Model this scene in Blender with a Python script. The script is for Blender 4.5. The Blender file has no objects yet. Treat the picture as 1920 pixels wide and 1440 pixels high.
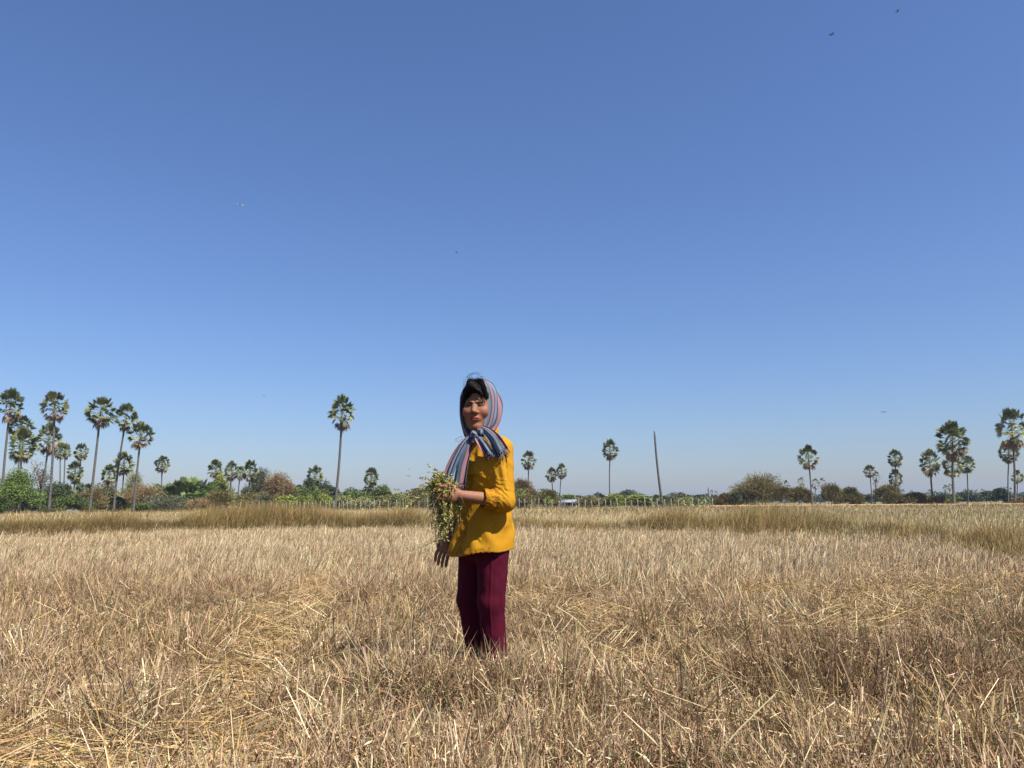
import bpy, math, random
import numpy as np
from mathutils import Matrix, Vector

SC = bpy.context.scene
COL = SC.collection
rng = np.random.default_rng(11)
F_PX, CX, CY = 1478.0, 960.0, 720.0
CAM_H = 0.9

# ------------------------------------------------------------------ camera
cam_data = bpy.data.cameras.new('camera')
cam = bpy.data.objects.new('camera', cam_data)
COL.objects.link(cam)
SC.camera = cam
cam_data.sensor_width = 36.0
cam_data.lens = 36.0 * F_PX / 1920.0
cam_data.clip_start = 0.05
cam_data.clip_end = 6000.0
CAM_M = (Matrix.Translation((0, 0, CAM_H)) @ Matrix.Rotation(math.radians(98.6), 4, 'X')
         @ Matrix.Rotation(math.radians(-0.43), 4, 'Z'))
cam.matrix_world = CAM_M
CAM_R = np.array(CAM_M.to_3x3())


def ray(px, py):
    d = np.array([(px - CX) / F_PX, -(py - CY) / F_PX, -1.0])
    return CAM_R @ d


def at_depth(px, py, Y):
    """point seen at a photo pixel, on the vertical plane Y metres ahead"""
    d = ray(px, py)
    t = Y / d[1]
    return np.array([0, 0, CAM_H]) + d * t


def on_level(px, py, z=0.0):
    d = ray(px, py)
    t = (z - CAM_H) / d[2]
    return np.array([0, 0, CAM_H]) + d * t


def m_per_px(Y):
    return Y / F_PX


# ------------------------------------------------------------------ tags
def tag(o, label=None, cat=None, group=None, kind=None):
    if label: o['label'] = label
    if cat: o['category'] = cat
    if group: o['group'] = group
    if kind: o['kind'] = kind
    return o


def empty(name, loc=(0, 0, 0), rz=0.0):
    o = bpy.data.objects.new(name, None)
    o.empty_display_size = 0.3
    COL.objects.link(o)
    o.location = loc
    o.rotation_euler = (0, 0, rz)
    return o


# ------------------------------------------------------------------ mesh from arrays
def mesh_np(name, verts, faces, colors=None, smooth=False, extra=None):
    """verts (N,3); faces: list of (M,k) int arrays; colors (N,3) linear"""
    me = bpy.data.meshes.new(name)
    verts = np.asarray(verts, dtype=np.float32)
    nv = len(verts)
    me.vertices.add(nv)
    me.vertices.foreach_set('co', verts.ravel())
    loops = np.concatenate([np.asarray(f, dtype=np.int32).ravel() for f in faces if len(f)])
    sizes = np.concatenate([np.full(len(f), np.asarray(f).shape[1], dtype=np.int32) for f in faces if len(f)])
    starts = np.concatenate([[0], np.cumsum(sizes)[:-1]]).astype(np.int32)
    me.loops.add(len(loops))
    me.loops.foreach_set('vertex_index', loops)
    me.polygons.add(len(sizes))
    me.polygons.foreach_set('loop_start', starts)
    me.polygons.foreach_set('loop_total', sizes)
    if smooth:
        me.polygons.foreach_set('use_smooth', np.ones(len(sizes), dtype=bool))
    me.update(calc_edges=True)
    me.validate()
    if colors is not None:
        a = me.color_attributes.new('tint', 'FLOAT_COLOR', 'POINT')
        c = np.ones((nv, 4), dtype=np.float32)
        c[:, :3] = colors
        a.data.foreach_set('color', c.ravel())
    for k, v in (extra or {}).items():
        a = me.attributes.new(k, 'FLOAT', 'POINT')
        a.data.foreach_set('value', np.asarray(v, dtype=np.float32))
    return me


def link(name, me, mat=None, parent=None, loc=None):
    o = bpy.data.objects.new(name, me)
    COL.objects.link(o)
    if mat is not None and not me.materials:
        me.materials.append(mat)
    if parent is not None:
        o.parent = parent
    if loc is not None:
        o.location = loc
    return o


class Soup:
    """collects vertices, faces and vertex colours for one mesh"""
    def __init__(self):
        self.v, self.c, self.f, self.n = [], [], {}, 0

    def add(self, v, faces, col):
        v = np.asarray(v, dtype=float)
        self.v.append(v)
        col = np.asarray(col, dtype=float)
        self.c.append(np.broadcast_to(col, (len(v), 3)))
        for f in faces:
            f = np.asarray(f)
            if len(f):
                self.f.setdefault(f.shape[1], []).append(f + self.n)
        self.n += len(v)

    def mesh(self, name, smooth=False):
        return mesh_np(name, np.concatenate(self.v), [np.concatenate(x) for x in self.f.values()],
                       np.concatenate(self.c), smooth)


def tube(pts, radii, n=8, cap=True):
    """verts and faces of a round tube through pts"""
    pts = np.asarray(pts, dtype=float)
    radii = np.broadcast_to(np.asarray(radii, dtype=float), (len(pts),))
    t = np.gradient(pts, axis=0)
    t /= np.linalg.norm(t, axis=1)[:, None] + 1e-9
    ref = np.array([0, 0, 1.0]) if abs(t[0][2]) < 0.9 else np.array([1.0, 0, 0])
    vs = []
    for p, tt, r in zip(pts, t, radii):
        a = np.cross(tt, ref); a /= np.linalg.norm(a) + 1e-9
        b = np.cross(tt, a)
        ang = np.arange(n) * 2 * math.pi / n
        vs.append(p + r * (np.cos(ang)[:, None] * a + np.sin(ang)[:, None] * b))
    v = np.concatenate(vs)
    m = len(pts)
    i, j = np.meshgrid(np.arange(m - 1), np.arange(n), indexing='ij')
    i, j = i.ravel(), j.ravel()
    j2 = (j + 1) % n
    q = np.stack([i * n + j, i * n + j2, (i + 1) * n + j2, (i + 1) * n + j], 1)
    fs = [q]
    if cap:
        fs.append(np.array([list(range(n))[::-1], [(m - 1) * n + k for k in range(n)]]))
    return v, fs


# ------------------------------------------------------------------ noise
def _hash(i, j, s):
    h = (i.astype(np.int64) * 374761393 + j.astype(np.int64) * 668265263 + s * 974634721) & 0x7fffffff
    h = ((h ^ (h >> 13)) * 1274126177) & 0x7fffffff
    h = h ^ (h >> 16)
    return (h & 0xffff) / 65535.0


def noise2(x, y, s=0):
    x = np.asarray(x, dtype=float); y = np.asarray(y, dtype=float)
    i, j = np.floor(x), np.floor(y)
    fx, fy = x - i, y - j
    fx = fx * fx * (3 - 2 * fx); fy = fy * fy * (3 - 2 * fy)
    i = i.astype(np.int64); j = j.astype(np.int64)
    a = _hash(i, j, s); b = _hash(i + 1, j, s); c = _hash(i, j + 1, s); d = _hash(i + 1, j + 1, s)
    return (a * (1 - fx) + b * fx) * (1 - fy) + (c * (1 - fx) + d * fx) * fy


def fbm(x, y, s=0, o=3):
    t, a, n = 0, 1, 0
    for k in range(o):
        t = t + a * noise2(x * 2 ** k, y * 2 ** k, s + k); n += a; a *= 0.5
    return t / n


def sstep(a, b, x):
    t = np.clip((x - a) / (b - a), 0, 1)
    return t * t * (3 - 2 * t)


# ------------------------------------------------------------------ materials
def mat_tint(name, rough=0.8, transl=0.2, spec=0.25, mul=(1, 1, 1), noise_scale=None, noise_amt=0.25):
    """leafy material: colour from the mesh's own tint, a little light passes through"""
    m = bpy.data.materials.new(name); m.use_nodes = True
    nt = m.node_tree; nt.nodes.clear()
    out = nt.nodes.new('ShaderNodeOutputMaterial')
    at = nt.nodes.new('ShaderNodeAttribute'); at.attribute_name = 'tint'
    col = at.outputs['Color']
    if noise_scale:
        tc = nt.nodes.new('ShaderNodeTexCoord')
        nz = nt.nodes.new('ShaderNodeTexNoise'); nz.inputs['Scale'].default_value = noise_scale
        nz.inputs['Detail'].default_value = 4
        nt.links.new(tc.outputs['Object'], nz.inputs['Vector'])
        mr = nt.nodes.new('ShaderNodeMapRange')
        mr.inputs['From Min'].default_value = 0.3; mr.inputs['From Max'].default_value = 0.7
        mr.inputs['To Min'].default_value = 1 - noise_amt; mr.inputs['To Max'].default_value = 1 + noise_amt
        nt.links.new(nz.outputs['Fac'], mr.inputs['Value'])
        mx = nt.nodes.new('ShaderNodeVectorMath'); mx.operation = 'SCALE'
        nt.links.new(col, mx.inputs[0]); nt.links.new(mr.outputs[0], mx.inputs['Scale'])
        col = mx.outputs[0]
    p = nt.nodes.new('ShaderNodeBsdfPrincipled')
    p.inputs['Roughness'].default_value = rough
    p.inputs['Specular IOR Level'].default_value = spec
    nt.links.new(col, p.inputs['Base Color'])
    if transl > 0:
        tr = nt.nodes.new('ShaderNodeBsdfTranslucent')
        nt.links.new(col, tr.inputs['Color'])
        mix = nt.nodes.new('ShaderNodeMixShader'); mix.inputs[0].default_value = transl
        nt.links.new(p.outputs[0], mix.inputs[1]); nt.links.new(tr.outputs[0], mix.inputs[2])
        nt.links.new(mix.outputs[0], out.inputs['Surface'])
    else:
        nt.links.new(p.outputs[0], out.inputs['Surface'])
    return m


def mat_noise(name, c1, c2, scale=5.0, rough=0.9, bump=0.0, detail=6, spec=0.2, stretch=(1, 1, 1), coord='Object', bump_scale=None):
    m = bpy.data.materials.new(name); m.use_nodes = True
    nt = m.node_tree
    p = nt.nodes['Principled BSDF']
    p.inputs['Roughness'].default_value = rough
    p.inputs['Specular IOR Level'].default_value = spec
    tc = nt.nodes.new('ShaderNodeTexCoord')
    mp = nt.nodes.new('ShaderNodeMapping'); mp.inputs['Scale'].default_value = stretch
    nt.links.new(tc.outputs[coord], mp.inputs[0])
    nz = nt.nodes.new('ShaderNodeTexNoise'); nz.inputs['Scale'].default_value = scale
    nz.inputs['Detail'].default_value = detail
    nt.links.new(mp.outputs[0], nz.inputs['Vector'])
    cr = nt.nodes.new('ShaderNodeValToRGB')
    cr.color_ramp.elements[0].position = 0.35; cr.color_ramp.elements[0].color = (*c1, 1)
    cr.color_ramp.elements[1].position = 0.65; cr.color_ramp.elements[1].color = (*c2, 1)
    nt.links.new(nz.outputs['Fac'], cr.inputs[0])
    nt.links.new(cr.outputs[0], p.inputs['Base Color'])
    if bump:
        b = nt.nodes.new('ShaderNodeBump'); b.inputs['Strength'].default_value = bump
        b.inputs['Distance'].default_value = 0.02
        nz2 = nt.nodes.new('ShaderNodeTexNoise'); nz2.inputs['Scale'].default_value = bump_scale or scale * 2
        nz2.inputs['Detail'].default_value = 8
        nt.links.new(mp.outputs[0], nz2.inputs['Vector'])
        nt.links.new(nz2.outputs['Fac'], b.inputs['Height'])
        nt.links.new(b.outputs[0], p.inputs['Normal'])
    return m

# ------------------------------------------------------------------ lie of the land
TRACKS = []          # trampled strips: polyline on the ground, half width


def _track(pix, w):
    TRACKS.append((np.array([on_level(a, b, 0.03)[:2] for a, b in pix]), w))


_track([(660, 1030), (610, 1072), (560, 1112), (500, 1175), (470, 1232), (432, 1300), (410, 1380), (420, 1450)], 0.30)
_track([(1010, 1105), (1060, 1135), (1130, 1160), (1210, 1175)], 0.34)
_track([(1170, 1225), (1260, 1265), (1330, 1302), (1420, 1335), (1520, 1352), (1600, 1345)], 0.28)
_track([(1480, 1105), (1620, 1130), (1760, 1090), (1890, 1085)], 0.85)
_track([(1560, 1180), (1680, 1195), (1760, 1180)], 0.30)
_track([(-30, 1185), (90, 1170), (150, 1182)], 0.36)
_track([(1630, 1405), (1750, 1385), (1860, 1400)], 0.22)
_track([(-20, 1405), (120, 1430)], 0.2)


def track_mask(x, y, grow=1.0):
    m = np.zeros_like(x)
    wob = 0.25 + 1.5 * fbm(x * 2.4, y * 2.4, 91, 3)
    for pl, w in TRACKS:
        d = np.full_like(x, 1e9)
        for a, b in zip(pl[:-1], pl[1:]):
            ab = b - a
            t = np.clip(((x - a[0]) * ab[0] + (y - a[1]) * ab[1]) / (ab @ ab), 0, 1)
            d = np.minimum(d, np.hypot(x - a[0] - t * ab[0], y - a[1] - t * ab[1]))
        m = np.maximum(m, 1 - sstep(w * 0.35, w * 1.3 * grow, d / wob))
    return m


# low field bank that carries the tall grass: pixel of its foot, height of its grass
BANK_PX = [(-600, 1012, .80), (0, 1000, .80), (160, 996, .74), (300, 992, .66), (450, 987, .72), (600, 985, .74), (700, 985, .70),
           (790, 985, .50), (880, 986, .32), (1000, 986, .27), (1130, 988, .30), (1190, 989, .46), (1250, 989, .72), (1300, 990, .54),
           (1350, 991, .58), (1430, 993, .78), (1530, 995, .74), (1600, 997, .56), (1700, 1001, .40), (1800, 1010, .3), (1920, 1024, .3),
           (2400, 1060, .3)]
BANK = np.array([[*on_level(a, b, 0.2)[:2], h] for a, b, h in BANK_PX])
_o = np.argsort(BANK[:, 0] / BANK[:, 1]); BANK = BANK[_o]


def bank_y(x, y):
    s = x / np.maximum(y, 1.0)
    return np.interp(s, BANK[:, 0] / BANK[:, 1], BANK[:, 1]), np.interp(s, BANK[:, 0] / BANK[:, 1], BANK[:, 2])


def ground_z(x, y):
    x = np.asarray(x, dtype=float); y = np.asarray(y, dtype=float)
    near = 1 - sstep(15, 60, np.hypot(x, y))
    z = (fbm(x * 0.9, y * 0.9, 3, 3) - 0.5) * 0.09 * near + (fbm(x * 2.6, y * 2.6, 13, 2) - 0.5) * 0.10 * near
    z = z + (fbm(x * 0.05, y * 0.05, 5, 2) - 0.5) * 0.12 * (1 - near) * sstep(20, 60, y)
    z = z - 0.025 * track_mask(x, y)
    z = z + .115 * np.exp(-(((x + .10) / .55) ** 2 + ((y - 3.60) / .17) ** 2))      # little ridge she stands behind
    by, bh = bank_y(x, y)
    z = z + (0.08 + 0.22 * np.clip(bh, 0, .6)) * np.exp(-((y - by - 0.5) / 0.75) ** 2)
    return z


xs = np.concatenate([-np.geomspace(32, 1500, 26)[::-1], np.linspace(-31, 31, 311), np.geomspace(32, 1500, 26)])
ys = np.concatenate([-np.geomspace(4, 200, 10)[::-1], np.linspace(-3, 30, 221), np.geomspace(30.5, 1500, 60)])
gx, gy = np.meshgrid(xs, ys, indexing='ij')
gv = np.stack([gx, gy, ground_z(gx, gy)], -1).reshape(-1, 3)
ni, nj = len(xs), len(ys)
ii, jj = np.meshgrid(np.arange(ni - 1), np.arange(nj - 1), indexing='ij')
ii, jj = ii.ravel(), jj.ravel()
gq = np.stack([ii * nj + jj, (ii + 1) * nj + jj, (ii + 1) * nj + jj + 1, ii * nj + jj + 1], 1)
X, Y = gv[:, 0], gv[:, 1]
n1 = fbm(X * .7, Y * .7, 21, 3)[:, None]; n2 = fbm(X * .06, Y * .06, 31, 3)[:, None]
soil = np.array([.034, .022, .013]) * (1 - n1) + np.array([.085, .055, .030]) * n1
straw = np.array([.20, .155, .080]) * (1 - n2) + np.array([.13, .12, .052]) * n2
kf = sstep(7, 28, np.hypot(X, Y))[:, None]
gcol = soil * (1 - kf) + straw * kf
gold = np.array([.15, .10, .036])
tm = track_mask(X, Y)[:, None] * .8
gcol = gcol * (1 - tm) + gold * tm
field_mat = mat_tint('field soil and straw', rough=0.95, transl=0, spec=0.1, noise_scale=6.0, noise_amt=0.45)
field = link('field', mesh_np('field', gv, [gq], gcol, smooth=True), field_mat)
tag(field, 'flat harvested rice field of dry soil under the straw stubble', 'field', kind='structure')


# ------------------------------------------------------------------ grass blades
def blade_mesh(name, parts):
    V, C, Q, T = [], [], [], []
    n0 = 0
    for v, c, q, t in parts:
        V.append(v); C.append(c)
        if q is not None: Q.append(q + n0)
        if t is not None: T.append(t + n0)
        n0 += len(v)
    fs = []
    if Q: fs.append(np.concatenate(Q))
    if T: fs.append(np.concatenate(T))
    return mesh_np(name, np.concatenate(V), fs, np.concatenate(C))


def unit(v):
    return v / (np.linalg.norm(v, axis=1)[:, None] + 1e-9)


def blades(base, h, w, az, lean, bend, col, cut=False, segs=2):
    """many thin blades at once; cut = flat stalk end instead of a point"""
    n = len(base)
    hd = np.stack([np.cos(az), np.sin(az), np.zeros(n)], 1)
    d0 = hd * np.sin(lean)[:, None] + np.array([0, 0, 1.0]) * np.cos(lean)[:, None]
    u = unit(np.cross(d0, unit(rng.normal(size=(n, 3)))))
    ts = np.linspace(0, 1, segs + 1)
    pts = []
    for t in ts:
        pts.append(base + d0 * (h * t)[:, None] + (hd * 0.8 - np.array([0, 0, .55])) * (bend * h * t * t)[:, None])
    rows, k = [], 2 * (segs + 1) if cut else 2 * segs + 1
    for a, (t, p) in enumerate(zip(ts, pts)):
        if a == segs and not cut:
            rows.append(p)
        else:
            ww = (w * (1 - 0.25 * t if cut else 1 - 0.55 * t) * 0.5)[:, None]
            rows.append(p - u * ww); rows.append(p + u * ww)
    v = np.stack(rows, 1).reshape(-1, 3)
    b = (np.arange(n) * k)[:, None]
    nq = segs if cut else segs - 1
    q = np.concatenate([b + np.array([[2 * s, 2 * s + 1, 2 * s + 3, 2 * s + 2]]) for s in range(nq)]) if nq else None
    t = None if cut else b + np.array([[2 * segs - 2, 2 * segs - 1, 2 * segs]])
    return v, np.repeat(col, k, axis=0), q, t


def flakes(cen, ln, w, dirv, col):
    """small curled dry leaves: one bent diamond each"""
    n = len(cen)
    u = unit(np.cross(dirv, unit(rng.normal(size=(n, 3)))))
    nn = np.cross(dirv, u)
    a = cen - dirv * (ln * .5)[:, None]
    b = cen + dirv * (ln * .5)[:, None]
    c = cen + u * (w * .5)[:, None] + nn * (ln * .12)[:, None]
    d = cen - u * (w * .5)[:, None] + nn * (ln * .12)[:, None]
    v = np.stack([a, c, b, d], 1).reshape(-1, 3)
    return v, np.repeat(col, 4, axis=0), (np.arange(n) * 4)[:, None] + np.array([[0, 1, 2, 3]]), None


PAL = {k: np.array(v) for k, v in dict(
    straw=(.43, .305, .165), pale=(.60, .49, .305), pink=(.375, .245, .148), brown=(.150, .085, .045), dark=(.055, .032, .018),
    gold=(.35, .235, .088), olive=(.165, .155, .055), green=(.065, .10, .028)).items()}


def mixcol(n, weights):
    """weights: dict name -> array or scalar; picks one palette colour per blade, then varies it"""
    names = list(weights)
    W = np.stack([np.broadcast_to(np.asarray(weights[k], dtype=float), (n,)) for k in names], 1)
    W = np.cumsum(W, 1); W = W / W[:, -1:]
    idx = (rng.random(n)[:, None] > W).sum(1)
    c = np.stack([PAL[k] for k in names])[np.clip(idx, 0, len(names) - 1)]
    return np.clip(c * rng.normal(1, .2, (n, 1)).clip(.5, 1.5) * rng.normal(1, .05, (n, 3)), .01, .8)


LEGS = [(-0.080, 3.95, .085), (-0.178, 4.11, .08)]      # where the woman's feet have pressed the stubble aside


def scatter(n, y0, y1, p=1.0, wide=.92, extra=.6):
    """points in the wedge in front of the camera; p = how fast the density falls with distance"""
    u = rng.random(n)
    e = 2 - p
    y = (y0 ** e + u * (y1 ** e - y0 ** e)) ** (1 / e) if abs(e) > 1e-6 else y0 * (y1 / y0) ** u
    x = (rng.random(n) * 2 - 1) * (wide * y + extra)
    for a, b, r in LEGS:
        dx, dy = x - a, y - b
        d = np.hypot(dx, dy) + 1e-6
        k = np.where(d < r, r / d, 1)
        x, y = a + dx * k, b + dy * k
    return x, y




def fields(x, y):
    f = {}
    f['trk'] = track_mask(x, y)
    f['weed'] = sstep(.42, .56, fbm(x * .55, y * .55, 41, 3))      # tangled weeds against clean stubble
    f['tall'] = np.clip((fbm(x * 2.1, y * 2.1, 51, 3) - .5) * 2.1 + .5, 0, 1)
    f['grn'] = sstep(.55, .75, fbm(x * .35, y * .5, 61, 3))
    f['pale'] = sstep(.42, .58, fbm(x * .3, y * .3, 71, 2))
    # higher brown growth behind the lower right trodden strip, its hollow shadows painted dark
    f['wall'] = np.maximum(np.exp(-(((x - 1.6) / .85) ** 2 + ((y - 3.85) / .38) ** 2)), .8 * np.exp(-(((x - .05 - .25 * (y - 5)) / .25) ** 2 + ((y - 6.2) / .5) ** 2)))
    return f


def keep(mask, *a):
    return [q[mask] for q in a]


grass_mat = mat_tint('dry grass', rough=0.75, transl=0.12, spec=0.2)
parts_stub, parts_weed, parts_lying = [], [], []


def z_at(x, y):
    return np.stack([x, y, ground_z(x, y)], 1)


# stubble in tufts, close by
nt_ = 9200
cx_, cy_ = scatter(nt_, 1.5, 9.0, 0.9)
per = rng.integers(5, 13, nt_)
x = np.repeat(cx_, per); y = np.repeat(cy_, per); n = len(x)
tuft_az = np.repeat(rng.random(nt_) * 6.28, per); tuft_ln = np.repeat(rng.random(nt_) ** 2 * .5, per)
tuft_h = np.repeat(rng.normal(1, .2, nt_), per)
x = x + rng.normal(0, .022, n); y = y + rng.normal(0, .022, n)
f = fields(x, y)
ok = (rng.random(n) > f['trk'] * .80) & (rng.random(n) > f['weed'] * .55) & (rng.random(n) < .15 + 1.25 * f['tall'])
x, y, tuft_az, tuft_ln, tuft_h = keep(ok, x, y, tuft_az, tuft_ln, tuft_h); n = len(x); f = fields(x, y)
h = (rng.normal(.130, .038, n) * tuft_h * (.2 + 1.55 * f['tall'])).clip(.03, .38)
az = np.where(rng.random(n) < .6, tuft_az, rng.random(n) * 6.28)
parts_stub.append(blades(z_at(x, y) - [0, 0, .01], h, rng.normal(.0047, .0012, n).clip(.002, .0085), az,
                         (tuft_ln + np.abs(rng.normal(0, .34, n))).clip(0, 1.45), rng.random(n) * .12,
                         mixcol(n, dict(straw=1.0, pale=.1 + 1.1 * f['pale'], pink=.3 + .5 * f['weed'], gold=.3, brown=.25 + .5 * f['weed'], olive=.1 + .3 * f['grn'])), cut=True))

# fine tangled weeds, close by
n = 445000
x, y = scatter(n, 1.5, 9.0, 1.0); f = fields(x, y)
ok = (rng.random(n) > f['trk'] * .86) & (rng.random(n) < (.40 + .60 * np.maximum(f['weed'], f['wall'])) * (.12 + 1.35 * f['tall'] + f['wall']))
x, y = keep(ok, x, y); n = len(x); f = fields(x, y)
h = (rng.normal(.125, .05, n) * (.25 + 1.4 * f['tall'] + .9 * f['wall'])).clip(.04, .42)
parts_weed.append(blades(z_at(x, y), h, rng.normal(.0033, .0010, n).clip(.0015, .0065), rng.random(n) * 6.28,
                         np.abs(rng.normal(.15, .46, n)).clip(0, 1.45), rng.random(n) ** 2 * .75,
                         mixcol(n, dict(straw=.85, pale=.25 + .3 * f['pale'], pink=.8, brown=.85 + 1.3 * f['wall'], dark=.25 + .5 * f['wall'], gold=.1, olive=.12 + .3 * f['grn'],
                                        green=.015 + .05 * f['grn'])), segs=3))

# curled dry leaves hanging in the tangle
n = 670000
x, y = scatter(n, 1.5, 8.5, 1.15); f = fields(x, y)
ok = (rng.random(n) > f['trk'] * .88) & (rng.random(n) < (.35 + .65 * np.maximum(f['weed'], f['wall'])) * (.15 + 1.3 * f['tall'] + f['wall']))
x, y = keep(ok, x, y); n = len(x); f = fields(x, y)
b = z_at(x, y)
b[:, 2] += rng.random(n) ** 1.2 * (.01 + .19 * f['tall'] + .12 * f['wall'])
dv = unit(rng.normal(size=(n, 3)) * [1, 1, 1.1])
parts_weed.append(flakes(b, rng.gamma(4, .0092, n).clip(.01, .09), rng.normal(.0043, .0014, n).clip(.0018, .009), dv,
                         mixcol(n, dict(straw=.9, pale=.2 + .7 * f['pale'], pink=.7 + .6 * f['weed'], brown=.5 + .7 * f['weed'] + 1.2 * f['wall'], dark=.25 + .5 * f['wall'], gold=.15, olive=.08 + .2 * f['grn']))))

# straw lying in the trodden strips, and strewn about
n = 500000
x, y = scatter(n, 1.5, 10.0, 1.0); tmk = track_mask(x, y, 1.25)
ok = rng.random(n) < tmk * .50 + .004
x, y = keep(ok, x, y); n = len(x); tk = track_mask(x, y)
b = z_at(x, y); b[:, 2] += rng.random(n) * .035 + .10 * (tk < .3) * rng.random(n)
parts_lying.append(blades(b, rng.gamma(6, .038, n).clip(.06, .5) * np.where(tk > .3, 1, .6), rng.normal(.0034, .0008, n).clip(.0018, .006),
                          rng.normal(.15, 1.15, n) + np.where(rng.random(n) < .5, math.pi, 0),
                          np.where(tk > .3, rng.normal(1.45, .14, n), rng.normal(1.05, .35, n)), rng.normal(.02, .08, n),
                          mixcol(n, dict(gold=.3 + 1.0 * tk, straw=.9, pale=.35, brown=.5, olive=.1)), cut=True, segs=2))
# a few long loose stalks standing out of the mat
n = 170
x, y = scatter(n, 1.6, 8.0, .8)
b = z_at(x, y); b[:, 2] += .04
parts_lying.append(blades(b, rng.normal(.24, .06, n).clip(.10, .4), rng.normal(.0040, .001, n).clip(.002, .007), rng.random(n) * 6.28,
                          np.abs(rng.normal(.65, .35, n)).clip(0, 1.4), rng.normal(.05, .08, n),
                          mixcol(n, dict(pale=1.2, straw=1, gold=.4)), cut=True, segs=2))
# scattered green shoots
n = 3200
x, y = scatter(n, 1.6, 14.0, .9); f = fields(x, y)
ok = rng.random(n) < .12 + .88 * sstep(.6, .8, fbm(x * 1.1, y * 1.1, 81, 2))
x, y = keep(ok, x, y); n = len(x)
parts_weed.append(blades(z_at(x, y), rng.normal(.17, .05, n).clip(.05, .33), rng.normal(.0035, .001, n).clip(.002, .006), rng.random(n) * 6.28,
                         np.abs(rng.normal(.1, .3, n)), rng.random(n) * .3, mixcol(n, dict(green=1, olive=.8)), segs=3))

# the growth she stands in
n = 3000
a_ = rng.random(n) * 6.28; r_ = .10 + .42 * np.sqrt(rng.random(n))
x = -.12 + r_ * np.cos(a_) * 1.15; y = 3.93 + r_ * np.sin(a_) * .9
ok = (np.hypot(x + .08, y - 3.95) > .075) & (np.hypot(x + .178, y - 4.11) > .07)
x, y = keep(ok, x, y); n = len(x)
parts_weed.append(blades(z_at(x, y), rng.normal(.20, .05, n).clip(.06, .34), rng.normal(.0032, .0009, n).clip(.0015, .006), rng.random(n) * 6.28,
                         np.abs(rng.normal(.15, .3, n)), rng.random(n) * .5, mixcol(n, dict(straw=1, pale=.5, pink=.8, brown=.4, olive=.2)), segs=3))

# stubble further off, out to the bank
n = 370000
x, y = scatter(n, 8.0, 29.0, 1.1, wide=.92)
by, bh = bank_y(x, y)
f = fields(x, y)
ok = (y < by + .3) & (rng.random(n) > f['trk'] * .8)
x, y = keep(ok, x, y); n = len(x); f = fields(x, y)
sc_ = (y / 9.0) ** .45
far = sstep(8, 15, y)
az = rng.normal(0.15, .9, n)
parts_stub.append(blades(z_at(x, y) - [0, 0, .01], (rng.normal(.155, .045, n) * (.45 + 1.0 * f['tall'])).clip(.04, .34), rng.normal(.0048, .001, n).clip(.003, .009) * sc_,
                         az, np.abs(rng.normal(.28, .34, n)).clip(0, 1.4), rng.random(n) * .15,
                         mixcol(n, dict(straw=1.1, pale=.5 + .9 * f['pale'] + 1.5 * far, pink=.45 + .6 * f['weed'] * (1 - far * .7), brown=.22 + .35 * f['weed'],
                                        gold=.15, olive=.12 + .75 * f['grn'])), cut=True, segs=1))
n = 160000
x, y = scatter(n, 8.0, 26.0, 1.2, wide=.92)
by, bh = bank_y(x, y); f = fields(x, y)
ok = (y < by) & (rng.random(n) < .25 + .75 * f['weed'])
x, y = keep(ok, x, y); n = len(x); f = fields(x, y)
b = z_at(x, y); b[:, 2] += rng.random(n) * .12
parts_weed.append(blades(b, rng.normal(.13, .04, n).clip(.04, .3), rng.normal(.0035, .0008, n) * (y / 9.0) ** .45, rng.random(n) * 6.28,
                         np.abs(rng.normal(.4, .5, n)).clip(0, 1.5), rng.random(n) * .5,
                         mixcol(n, dict(pink=.7, straw=.7, pale=.4, brown=.6, olive=.1 + .5 * f['grn'])), segs=2))

# the fields beyond the bank
n = 210000
x, y = scatter(n, 17.0, 118.0, 1.35, wide=.90)
by, bh = bank_y(x, y)
ok = y > by + 1.2
x, y = keep(ok, x, y); n = len(x)
fa = sstep(.4, .65, fbm(x * .07, y * .03, 101, 3))
parts_stub.append(blades(z_at(x, y) - [0, 0, .01], rng.normal(.24, .06, n).clip(.08, .45), .0075 * (y / 20.0) ** .8 * rng.normal(1, .2, n).clip(.5, 1.5),
                         rng.normal(.1, 1, n), np.abs(rng.normal(.2, .2, n)), rng.random(n) * .15,
                         mixcol(n, dict(straw=1, pale=.9, pink=.2, gold=.3, olive=.3 + 1.3 * fa + .8 * (x > 8))), cut=True, segs=1))

o = link('stubble', blade_mesh('stubble', parts_stub), grass_mat)
tag(o, 'pale cut rice stubble standing all over the harvested field', 'stubble', kind='stuff')
o = link('dry_weeds', blade_mesh('dry_weeds', parts_weed), grass_mat)
tag(o, 'pinkish brown tangle of dry weeds and curled leaves among the stubble', 'weeds', kind='stuff')
o = link('loose_straw', blade_mesh('loose_straw', parts_lying), grass_mat)
tag(o, 'golden straw lying flat in the trodden strips of the field', 'straw', kind='stuff')

# ------------------------------------------------------------------ tall grass along the bank
PAL.update({k: np.array(v) for k, v in dict(rust=(.22, .130, .050), tawny=(.42, .295, .125), olive_shade=(.135, .108, .038), deep=(.055, .040, .016)).items()})  # deep is the painted shade tone at the foot of the grass
s_b = BANK[:, 0] / BANK[:, 1]
n = 230000
s = rng.uniform(s_b[0], s_b[-1], n)
yb = np.interp(s, s_b, BANK[:, 1]); hb = np.interp(s, s_b, BANK[:, 2])
right = sstep(.16, .3, s)
depth = rng.normal(.55, .42 + .5 * right, n)
y = yb + depth; x = s * y
clump = np.clip((fbm(x * .55, y * .8, 111, 4) - .5) * 2.1 + .5, 0, 1)
ok = rng.random(n) < .45 + .6 * clump
x, y, hb, clump, s = keep(ok, x, y, hb, clump, s); n = len(x)
kind = fbm(x * .35, y * .9, 121, 2)
leftness = 1 - sstep(-.56, -.34, s)
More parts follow.
